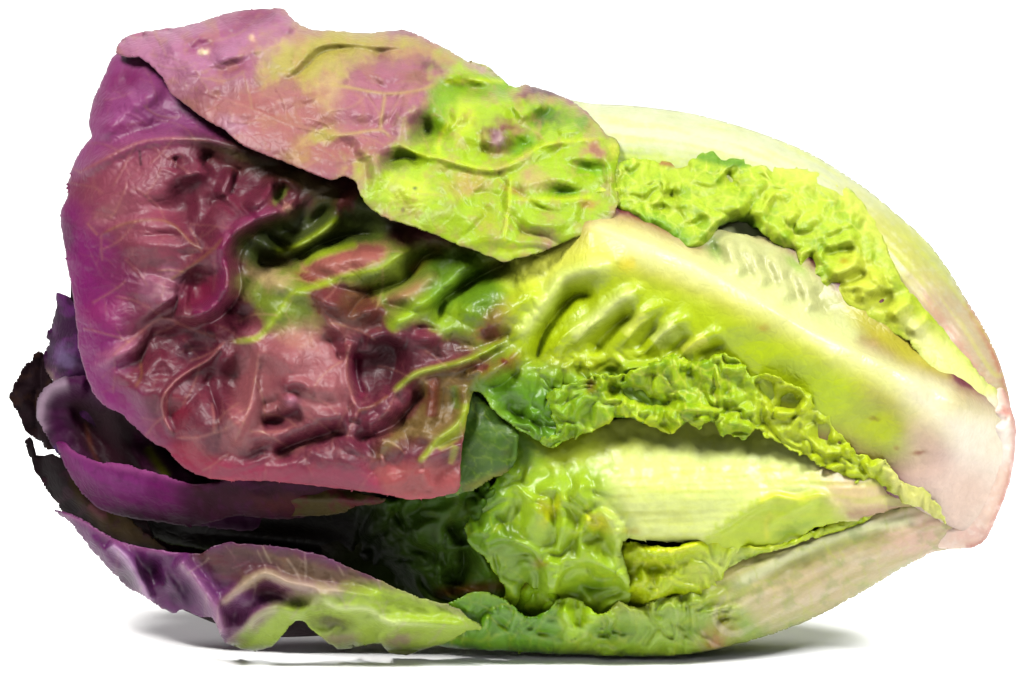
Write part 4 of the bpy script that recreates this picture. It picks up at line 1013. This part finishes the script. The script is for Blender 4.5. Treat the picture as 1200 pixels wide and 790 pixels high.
# ================================================================== frilled leaf along the upper right
leaf('leaf', [(690, 180), (722, 190), (740, 186), (762, 188), (790, 190), (812, 182), (830, 177), (858, 181), (880, 190), (900, 196), (925, 198), (950, 200), (975, 208), (1000, 224), (1016, 244),
              (1028, 264), (1036, 284), (1044, 304), (1052, 322), (1060, 336), (1072, 348), (1086, 360), (1100, 380), (1116, 396), (1130, 415), (1148, 440), (1166, 456), (1184, 476), (1186, 496),
              (1166, 492), (1140, 473), (1110, 452), (1082, 428), (1064, 400), (1056, 396), (1030, 381), (1000, 363), (975, 348), (962, 338), (957, 322), (944, 322), (930, 300), (914, 290), (896, 278),
              (884, 266), (868, 262), (854, 262), (842, 266), (834, 280), (820, 293), (800, 290), (775, 280), (740, 268), (715, 260), (680, 240)],
     [(710, 210, 0), (790, 220, -4), (860, 190, 6), (800, 280, -2), (950, 208, 6), (950, 260, 0), (1034, 280, 6), (1060, 335, 4), (990, 310, -2), (960, 320, -2), (1040, 370, -4), (1110, 400, -8), (1170, 475, 4), (1100, 435, 2)],
     [('crumple', [(690, 180), (850, 175), (980, 215), (1050, 340), (960, 330), (840, 270), (740, 280)], 48, 6, 81), ('blister', None, 24, 3.5, 82), ('cliff', [(775, 282), (810, 288), (836, 262), (868, 240), (884, 224)], 22, 7, 12), ('dent', 862, 268, 22, 8, -20, -20),
      ('crease', [(848, 196), (856, 214), (874, 230)], 6, -14), ('dent', 850, 182, 16, 5, 5, -6), ('ridge', [(876, 240), (900, 262), (930, 290)], 8, 9), ('crease', [(912, 256), (930, 275), (950, 272), (958, 255)], 5, -11), ('dent', 925, 300, 10, 10, 0, -14), ('dent', 948, 310, 6, 10, 20, -14),
      ('ridge', [(968, 322), (990, 316), (1010, 302)], 7, 11), ('ridge', [(975, 338), (1005, 334), (1035, 322)], 6, 8), ('crease', [(965, 332), (990, 332), (1022, 316)], 6, -11), ('ridge', [(1000, 350), (1022, 340), (1040, 332)], 6, 9), ('dent', 1035, 350, 14, 9, -20, -10), ('ridge', [(1040, 375), (1056, 360), (1072, 352)], 6, 9),
      ('ridge', [(960, 290), (985, 284), (1005, 276)], 6, 8), ('crease', [(955, 300), (975, 296), (1005, 290)], 5, -8), ('ridge', [(1062, 392), (1080, 378), (1090, 368)], 6, 7), ('dent', 786, 230, 12, 6, 0, -9), ('dent', 770, 246, 14, 6, -10, -9), ('dent', 815, 264, 12, 6, -30, -8), ('dent', 725, 254, 20, 6, 10, -10),
      ('ridge', [(735, 245), (770, 258), (800, 270)], 8, 8), ('crease', [(722, 200), (730, 222), (722, 240)], 4, -7)],
     T(184, 212, 84), [('mottle', 22, T(142, 186, 60), 0.55, 6), ('net', 18, 2.2, T(220, 232, 136), 0.55, 9), ('poly', [(720, 256), (760, 250), (810, 280), (800, 296), (740, 276)], T(116, 176, 50), 8, 0.7), ('poly', [(812, 184), (845, 176), (880, 194), (850, 196), (830, 192)], T(104, 160, 44), 5, 0.85),
                       ('stroke', [(770, 191), (795, 194), (805, 190)], 3.5, T(176, 116, 84), 0.85), ('poly', [(840, 262), (880, 255), (890, 275), (850, 275)], T(110, 160, 60), 6, 0.8), ('poly', [(1000, 290), (1060, 350), (1120, 410), (1190, 490), (1120, 460), (1040, 385), (970, 345)], T(212, 224, 110), 16, 0.7),  # the darker green poly paints the shadow in the pocket
                       ('poly', [(1060, 370), (1120, 410), (1190, 490), (1140, 474), (1080, 420)], T(234, 234, 170), 12, 0.8), ('blob', 1166, 474, 14, 12, 40, T(244, 232, 214), 0.8), ('blob', 1180, 486, 8, 7, 0, T(222, 150, 130), 0.8), ('poly', [(880, 185), (960, 195), (1030, 250), (1060, 330), (1030, 300), (990, 240), (930, 215)], T(212, 226, 130), 12, 0.7), ('blob', 987, 306, 6, 3, 0, T(190, 170, 60), 0.7), ('blob', 930, 240, 40, 22, 20, T(206, 224, 100), 0.4)],
     head, mat=M_FRILL, step=1.6, rough=0.5, serr=(2.0, 10), curl=(14, -9), seed=22, label='frilled bright green leaf running down the upper right beside the white rib')

# ================================================================== top leaf
leaf('leaf', [(136, 62), (140, 50), (152, 41), (175, 36), (215, 31), (240, 24), (268, 15), (300, 11), (328, 10), (336, 14), (345, 24), (358, 32), (372, 36), (400, 37), (432, 39), (470, 35), (482, 38), (500, 46), (520, 56),
              (548, 72), (556, 74), (572, 78), (590, 94), (604, 103), (616, 100), (640, 106), (664, 116), (684, 128), (700, 146), (712, 160), (722, 164), (726, 180), (721, 205), (724, 236), (716, 258), (700, 268),
              (672, 280), (640, 294), (612, 302), (590, 307), (564, 297), (540, 289), (510, 276), (480, 265), (452, 256), (432, 243), (422, 226), (418, 214), (406, 208), (392, 212), (372, 206), (340, 193), (310, 182), (284, 170), (262, 152),
              (240, 140), (222, 126), (208, 116), (196, 102), (192, 92), (184, 84), (178, 78), (166, 68), (150, 67)],
     [(140, 60, 14), (260, 60, 6), (340, 30, 2), (500, 60, 2), (620, 120, 4), (700, 190, 5), (250, 140, 20), (400, 200, 26), (590, 295, 24), (480, 255, 26), (450, 130, 12), (560, 200, 14), (700, 255, 8)],
     [('cliff', [(318, 97), (343, 84), (360, 66), (374, 54), (400, 50), (440, 52), (490, 58)], 22, 8, 12, 0.25), ('crease', [(322, 100), (346, 90), (364, 73), (378, 61), (402, 58), (432, 56)], 6, -11, 0.3), ('crease', [(434, 68), (455, 60), (482, 60)], 4, -10),
      ('ridge', [(178, 72), (215, 53), (255, 40), (300, 24)], 11, 8), ('ridge', [(205, 92), (235, 80), (270, 66), (312, 52)], 9, 8), ('ridge', [(225, 112), (270, 92), (310, 76)], 12, 6), ('dent', 242, 52, 18, 9, -20, -8), ('dent', 295, 22, 22, 8, -10, -8), ('dent', 280, 36, 16, 6, -20, -5), ('ridge', [(318, 14), (330, 26), (345, 40)], 8, 8),
      ('dent', 280, 78, 20, 8, -20, -6), ('dent', 240, 62, 5, 4, -15, 4), ('dent', 296, 45, 5, 4, -15, 3), ('ridge', [(250, 140), (300, 130), (360, 110), (420, 100)], 12, 3), ('dent', 365, 115, 30, 14, 10, 6),
      ('ridge', [(400, 102), (452, 111), (491, 107), (518, 97)], 5, 4), ('ridge', [(452, 111), (446, 154)], 5, 4), ('ridge', [(370, 160), (400, 160), (446, 154), (462, 166)], 5, 4), ('dent', 425, 130, 24, 16, 0, 6), ('dent', 480, 132, 18, 18, 0, 6), ('dent', 440, 90, 40, 10, 0, 5),
      ('ridge', [(462, 166), (488, 181), (515, 186), (546, 195), (576, 200), (600, 193), (634, 172), (673, 166), (713, 162)], 5, 7, 0.08), ('crease', [(440, 196), (474, 186), (504, 192)], 10, -20), ('dent', 478, 222, 34, 16, 15, 8), ('dent', 500, 155, 16, 16, 0, -18), ('dent', 560, 106, 36, 11, 0, -16), ('dent', 530, 90, 12, 8, 0, 6),
      ('dent', 536, 140, 12, 26, 5, 8), ('dent', 582, 162, 18, 20, 20, 16), ('dent', 578, 158, 7, 8, 0, -9), ('crease', [(562, 150), (564, 172), (576, 184)], 4, -8), ('dent', 612, 172, 18, 12, -30, -12), ('ridge', [(592, 130), (620, 110), (640, 112)], 8, 9), ('ridge', [(600, 140), (618, 135), (640, 118)], 7, 8), ('dent', 640, 138, 22, 13, -10, -13), ('dent', 664, 148, 12, 6, -10, -6),
      ('ridge', [(650, 158), (672, 152), (694, 158)], 8, 10), ('dent', 690, 198, 24, 8, 5, -8), ('dent', 661, 227, 16, 6, 0, -10), ('ridge', [(598, 220), (640, 210), (690, 212)], 10, 8), ('ridge', [(590, 230), (640, 236), (700, 232)], 8, 7), ('ridge', [(600, 200), (596, 240), (590, 290)], 5, 6), ('crease', [(606, 240), (612, 262), (606, 290)], 5, -4),
      ('ridge', [(700, 170), (716, 200), (712, 240)], 7, 6), ('dent', 640, 262, 26, 12, -20, 7), ('dent', 530, 250, 40, 18, 15, 6), ('quilt', V['top'][0] + V['top'][1], [(440, 100), (560, 80), (720, 150), (722, 250), (590, 300), (430, 235)], 11, 6, 18), ('quilt', V['top'][0] + V['top'][1], [(140, 50), (330, 10), (500, 50), (440, 190), (300, 165)], 11, 2.2, 18), ('noise', 60, 5, 93), ('blister', None, 10, 0.7, 97), ('folds', [(420, 100), (560, 85), (700, 150), (722, 250), (590, 300), (430, 235)], 70, 7, 95, 20), ('folds', [(150, 50), (330, 20), (500, 70), (440, 190), (300, 165)], 80, 6, 96, 24), ('crease', [(480, 230), (530, 245), (562, 236), (574, 210)], 3, -2)],
     T(178, 124, 134),
     [('poly', [(130, 40), (330, 5), (350, 40), (300, 80), (200, 100), (140, 70)], T(200, 146, 176), 26, 0.8), ('blob', 300, 20, 34, 12, -10, T(150, 70, 110), 0.8), ('blob', 240, 50, 26, 12, -20, T(170, 90, 130), 0.7), ('blob', 280, 36, 20, 7, -20, T(160, 90, 125), 0.6), ('blob', 280, 80, 24, 10, -15, T(168, 100, 120), 0.6),
      ('poly', [(230, 130), (330, 100), (420, 120), (450, 180), (400, 205), (290, 170)], T(196, 140, 128), 24, 0.7), ('blob', 275, 148, 20, 10, 20, T(212, 170, 190), 0.6), ('blob', 310, 130, 30, 10, 30, T(176, 110, 100), 0.5),
      ('poly', [(312, 98), (320, 50), (350, 34), (420, 36), (480, 42), (540, 68), (520, 78), (480, 62), (430, 66), (400, 84), (370, 104), (345, 100)], T(182, 190, 84), 20, 0.7, 0.6), ('blob', 390, 110, 18, 24, 20, T(206, 190, 130), 0.6), ('blob', 380, 160, 30, 10, -15, T(176, 190, 70), 0.6), ('blob', 350, 185, 20, 12, 0, T(190, 170, 80), 0.5),
      ('poly', [(400, 110), (440, 84), (500, 74), (515, 92), (490, 140), (460, 164), (400, 160)], T(194, 136, 150), 14, 0.75), ('blob', 490, 92, 20, 10, 0, T(160, 130, 76), 0.6), ('blob', 505, 78, 16, 6, 10, T(130, 70, 90), 0.8),
      ('poly', [(520, 80), (560, 74), (620, 100), (640, 110), (700, 140), (730, 170), (730, 250), (700, 272), (590, 310), (500, 275), (430, 245), (420, 215), (440, 195), (470, 175), (490, 145), (515, 110)], T(172, 206, 64), 26, 0.97, 0.8),
      ('poly', [(515, 96), (600, 92), (596, 112), (530, 125), (520, 160), (480, 165), (495, 140)], T(122, 168, 44), 9, 0.7), ('blob', 470, 190, 30, 10, -15, T(120, 150, 50), 0.8), ('blob', 480, 225, 30, 18, 10, T(206, 224, 110), 0.7), ('blob', 545, 140, 14, 28, 5, T(204, 222, 90), 0.6),  # valleys painted in darker green as shade, the bump below brighter
      ('blob', 582, 162, 19, 20, 20, T(134, 72, 76), 0.97), ('blob', 584, 164, 8, 10, 10, T(210, 180, 190), 0.5), ('blob', 600, 150, 22, 7, 20, T(160, 100, 100), 0.7), ('blob', 614, 110, 14, 8, -30, T(130, 70, 90), 0.9), ('blob', 640, 108, 22, 5, 12, T(110, 50, 80), 0.9), ('blob', 562, 80, 18, 6, 20, T(190, 150, 150), 0.8), ('blob', 520, 50, 40, 8, 25, T(200, 160, 160), 0.6), ('blob', 476, 38, 14, 5, 10, T(170, 110, 130), 0.8),  # second blob: painted shine in the middle of the blister
      ('blob', 640, 138, 24, 14, -10, T(84, 130, 40), 0.9), ('blob', 680, 146, 16, 10, 40, T(110, 160, 44), 0.7), ('blob', 615, 170, 20, 10, -30, T(110, 164, 40), 0.8), ('blob', 698, 177, 16, 10, 20, T(186, 134, 120), 0.9), ('blob', 718, 176, 5, 10, -10, T(216, 220, 120), 0.6),  # first blob paints the dark of the hole
      ('blob', 549, 216, 24, 14, 0, T(200, 170, 110), 0.75), ('blob', 625, 212, 22, 12, 0, T(206, 180, 130), 0.7), ('blob', 600, 224, 14, 5, 20, T(170, 120, 70), 0.7), ('blob', 689, 240, 12, 6, 0, T(196, 150, 90), 0.7), ('blob', 661, 227, 18, 6, 0, T(104, 166, 40), 0.8), ('blob', 692, 199, 24, 8, 5, T(130, 190, 44), 0.7), ('blob', 570, 260, 14, 24, 10, T(170, 180, 60), 0.6), ('blob', 600, 295, 20, 8, 0, T(200, 222, 90), 0.5),
      *[('stroke', v, 2.6, T(190, 176, 100), 0.55) for v in ([(380, 98), (400, 102), (452, 111), (491, 107), (518, 97)], [(452, 111), (446, 154)], [(370, 162), (400, 160), (446, 154), (462, 166)])],
      *[('stroke', v, 3.2, T(196, 220, 80), 0.75) for v in ([(462, 166), (488, 181), (515, 186), (546, 195), (576, 200), (600, 193), (634, 172), (673, 166), (713, 162)], [(518, 97), (560, 95), (594, 96)], [(515, 186), (515, 166), (527, 142)], [(598, 205), (596, 240), (590, 290)], [(600, 236), (650, 234), (700, 232)])],
      *[('stroke', v, 1.6, T(206, 160, 140), 0.35) for v in ([(262, 118), (300, 130), (330, 150)], [(300, 110), (340, 122), (380, 128)], [(230, 90), (270, 72), (312, 56)], [(320, 130), (330, 118), (352, 108)])],
      ('blob', 240, 62, 6, 4, -15, T(240, 226, 190), 0.9), ('blob', 296, 46, 5, 4, -15, T(226, 200, 170), 0.8), ('blob', 473, 247, 3, 3, 0, T(60, 80, 30), 0.8), ('blob', 487, 222, 3, 2, 0, T(70, 90, 40), 0.8), ('veins', V['top'][1], 1.5, T(206, 180, 130), 0.26), ('veins', V['top'][2], 1.2, T(206, 180, 140), 0.14), ('mottle', 26, T(196, 158, 120), 0.35, 26), ('mottle', 30, T(180, 120, 130), 0.15, 16)],
     head, step=1.5, rough=0.46, tone=(0.82, 0.74, 0.8), serr=(1.1, 8), seed=23, label='top leaf, dusty mauve on the left turning green with brown blisters on the right')

# ================================================================== lower left outer leaf
leaf('leaf', [(64, 598), (80, 602), (100, 610), (125, 626), (150, 637), (185, 643), (222, 647), (236, 648), (250, 640), (272, 635), (310, 638), (345, 642), (380, 650), (410, 664), (440, 676), (468, 690), (500, 702), (532, 710), (548, 722),
              (566, 736), (548, 738), (530, 750), (516, 756), (499, 760), (476, 767), (456, 764), (446, 754), (430, 755), (408, 760), (392, 758), (370, 740), (357, 728), (347, 727), (336, 738), (322, 755), (300, 762), (280, 759), (262, 750),
              (254, 730), (248, 722), (233, 722), (217, 714), (203, 717), (190, 713), (178, 704), (164, 695), (150, 688), (130, 668), (108, 644), (88, 618)],
     [(70, 602, 20), (150, 650, 14), (240, 650, 4), (300, 650, 2), (400, 680, 0), (550, 735, 4), (280, 740, 18), (180, 705, 18), (480, 755, 14), (390, 745, 12)],
     [('ridge', [(128, 634), (150, 654), (166, 682), (180, 708)], 6, 17, 0.1), ('ridge', [(208, 652), (233, 682), (252, 710), (262, 746)], 8, 20, 0.1), ('cliff', [(254, 712), (270, 698), (291, 682), (312, 671), (338, 681), (372, 688), (410, 694), (450, 700)], 7, 12, 13, 0.1), ('ridge', [(283, 750), (300, 722), (326, 711), (352, 716), (376, 700), (396, 710), (432, 713), (457, 727), (513, 730), (560, 734)], 7, 13, 0.1),
      ('dent', 180, 668, 14, 18, -30, -13), ('dent', 200, 700, 18, 12, 20, -9), ('dent', 144, 676, 16, 10, 30, -10), ('dent', 218, 694, 14, 22, -30, -12), ('dent', 316, 692, 22, 11, 10, -13), ('dent', 352, 704, 14, 8, 0, -10), ('dent', 388, 730, 24, 10, 8, -15), ('dent', 276, 716, 14, 14, -40, -14), ('dent', 440, 742, 16, 10, 0, -9), ('dent', 435, 718, 20, 5, 5, -8), ('ridge', [(396, 740), (380, 720)], 7, 8),
      ('ridge', [(440, 752), (452, 738), (470, 733)], 6, 8), ('ridge', [(160, 648), (200, 652), (230, 655)], 8, 5), ('dent', 490, 740, 16, 8, 0, -7), ('ridge', [(185, 655), (205, 690), (225, 716)], 5, 6), ('noise', 18, 2.2, 31), ('noise', 46, 3, 32), ('quilt', V['low'][0] + V['low'][1], [(80, 600), (420, 655), (570, 735), (400, 755), (200, 720)], 9, 3.5, 10), ('ridge', [(100, 622), (126, 650), (150, 680)], 6, 6)],
     T(136, 66, 130), [('poly', [(230, 650), (300, 636), (420, 664), (470, 690), (440, 700), (330, 680), (290, 690)], T(128, 110, 62), 14, 0.85), ('blob', 285, 660, 40, 14, 10, T(120, 60, 80), 0.7), ('poly', [(290, 740), (330, 705), (400, 690), (470, 690), (575, 730), (560, 765), (270, 765)], T(170, 200, 90), 14, 0.9),
                      ('poly', [(255, 715), (310, 700), (320, 715), (280, 750), (262, 745)], T(150, 110, 130), 10, 0.7), ('blob', 320, 692, 24, 10, 5, T(120, 96, 70), 0.7), ('blob', 388, 728, 24, 8, 8, T(104, 90, 70), 0.8), ('blob', 400, 748, 24, 8, 0, T(160, 130, 130), 0.7), ('blob', 468, 750, 20, 8, -10, T(166, 140, 130), 0.8), ('blob', 360, 700, 26, 8, 10, T(160, 140, 120), 0.5),  # brown blobs in the valleys darken them as shade
                      ('stroke', [(128, 634), (150, 654), (166, 682), (180, 708)], 6, T(206, 176, 204), 0.8), ('stroke', [(208, 652), (233, 682), (252, 710), (262, 746)], 7, T(200, 166, 184), 0.7), ('stroke', [(254, 712), (291, 682), (312, 671), (338, 681), (410, 694)], 6, T(206, 186, 160), 0.7), ('stroke', [(66, 599), (100, 611), (150, 638), (222, 648)], 4, T(200, 150, 180), 0.7),  # pale strokes paint highlights along the ridges
                      ('blob', 180, 668, 16, 20, -30, T(80, 26, 76), 0.85), ('blob', 215, 694, 14, 20, -30, T(84, 28, 86), 0.8), ('blob', 148, 676, 16, 9, 30, T(84, 30, 80), 0.7), ('stroke', [(283, 748), (302, 722), (328, 712)], 5, T(196, 200, 150), 0.6), ('blob', 290, 744, 12, 8, 0, T(140, 170, 70), 0.7), ('stroke', [(376, 700), (396, 710), (432, 713), (457, 727), (513, 730)], 4, T(214, 226, 160), 0.7), ('poly', [(440, 690), (500, 704), (566, 736), (500, 735), (450, 710)], T(170, 200, 80), 8, 0.7),  # dark violet blobs paint the shade between the ridges
                      ('veins', V['low'][1], 1.4, T(190, 170, 160), 0.35), ('veins', V['low'][2], 1.1, T(190, 170, 160), 0.2)],
     head, step=1.5, rough=0.45, tone=(0.64, 0.42, 0.66), serr=(1.3, 8), seed=24, curl=(6, -2), label='outer leaf at the lower left, violet with folded green underside')

# ================================================================== cut butt of the stem
leaf('stem', [(1120, 500), (1150, 470), (1165, 452), (1176, 456), (1184, 476), (1190, 500), (1189, 520), (1187, 545), (1180, 574), (1168, 604), (1156, 630), (1142, 641), (1122, 643), (1096, 642), (1080, 632), (1076, 608), (1088, 590), (1104, 560)],
     [(1100, 605, -26), (1130, 520, -34), (1168, 470, -2), (1180, 530, 9), (1160, 590, 9), (1145, 625, 8), (1105, 636, 2)],
     [('ridge', [(1150, 495), (1168, 500), (1184, 505)], 10, 6), ('dent', 1170, 482, 8, 6, 0, 6), ('crease', [(1152, 488), (1168, 492), (1184, 492)], 3, -6), ('noise', 40, 1.5, 4),
      ('ridge', [(1186, 480), (1186, 530), (1178, 575), (1152, 632)], 5, 4, 0.05), ('flutes', [(1110, 590), (1160, 560)], 60, 0.7, 10, 4)],
     T(238, 214, 198), [('poly', [(1150, 480), (1196, 480), (1192, 540), (1150, 530)], T(248, 238, 226), 12, 0.8), ('stroke', [(1178, 452), (1186, 476), (1191, 510), (1188, 545), (1180, 576), (1156, 632), (1130, 644)], 6, T(196, 118, 96), 0.95, 0.02), ('blob', 1176, 482, 9, 6, 0, T(232, 166, 150), 0.8), ('blob', 1130, 560, 24, 16, -30, T(206, 178, 150), 0.6),
                       ('blob', 1128, 606, 18, 12, 0, T(230, 200, 190), 0.6), ('blob', 1124, 576, 7, 14, 20, T(196, 180, 140), 0.6), ('blob', 1140, 625, 26, 8, -10, T(228, 190, 180), 0.6), ('mottle', 10, T(248, 236, 226), 0.3, 5)],
     head, step=1.5, rough=0.4, mat=M_RIB, serr=(0.5, 8), curl=(6, -8), seed=25, label='cut pinkish white stem end')

# ------------------------------------------------------------------ settle the head on the table
R3 = Matrix.Rotation(ROT[0], 3, 'X')
zmin = 1e9
for o in head.children:
    if o.type != 'MESH':
        continue
    a = np.empty(len(o.data.vertices) * 3, np.float32)
    o.data.vertices.foreach_get('co', a)
    a = a.reshape(-1, 3)
    zmin = min(zmin, float((a @ np.array(R3).T)[:, 2].min()))
head.rotation_euler = ROT
head.location = (0, 0, -zmin + 0.0006)
cam.location = head.location + Vector((0, -math.cos(ELEV), math.sin(ELEV))) * DIST

# ------------------------------------------------------------------ table and backdrop: one white sweep
def sweep():
    prof = [(-0.18, -0.03), (-0.18, 0.0), (0.9, 0.0)]
    for i in range(1, 13):
        a = math.pi / 2 * i / 12
        prof.append((0.9 + 0.5 * math.sin(a), 0.5 - 0.5 * math.cos(a)))
    prof.append((1.4, 2.4))
    v, f = [], []
    for (yy, zz) in prof:
        v += [(-1.2, yy, zz), (1.2, yy, zz)]
    for i in range(len(prof) - 1):
        f.append((2 * i, 2 * i + 1, 2 * i + 3, 2 * i + 2))
    me = bpy.data.meshes.new('tabletop')
    me.from_pydata(v, [], f)
    me.polygons.foreach_set('use_smooth', [k > 0 for k in range(len(f))])
    o = bpy.data.objects.new('tabletop', me)
    C.objects.link(o)
    me.materials.append(plain('white_paper', (0.86, 0.86, 0.86), 0.7))
    o['kind'] = 'structure'
    o['label'] = 'seamless white surface under and behind the lettuce'


sweep()
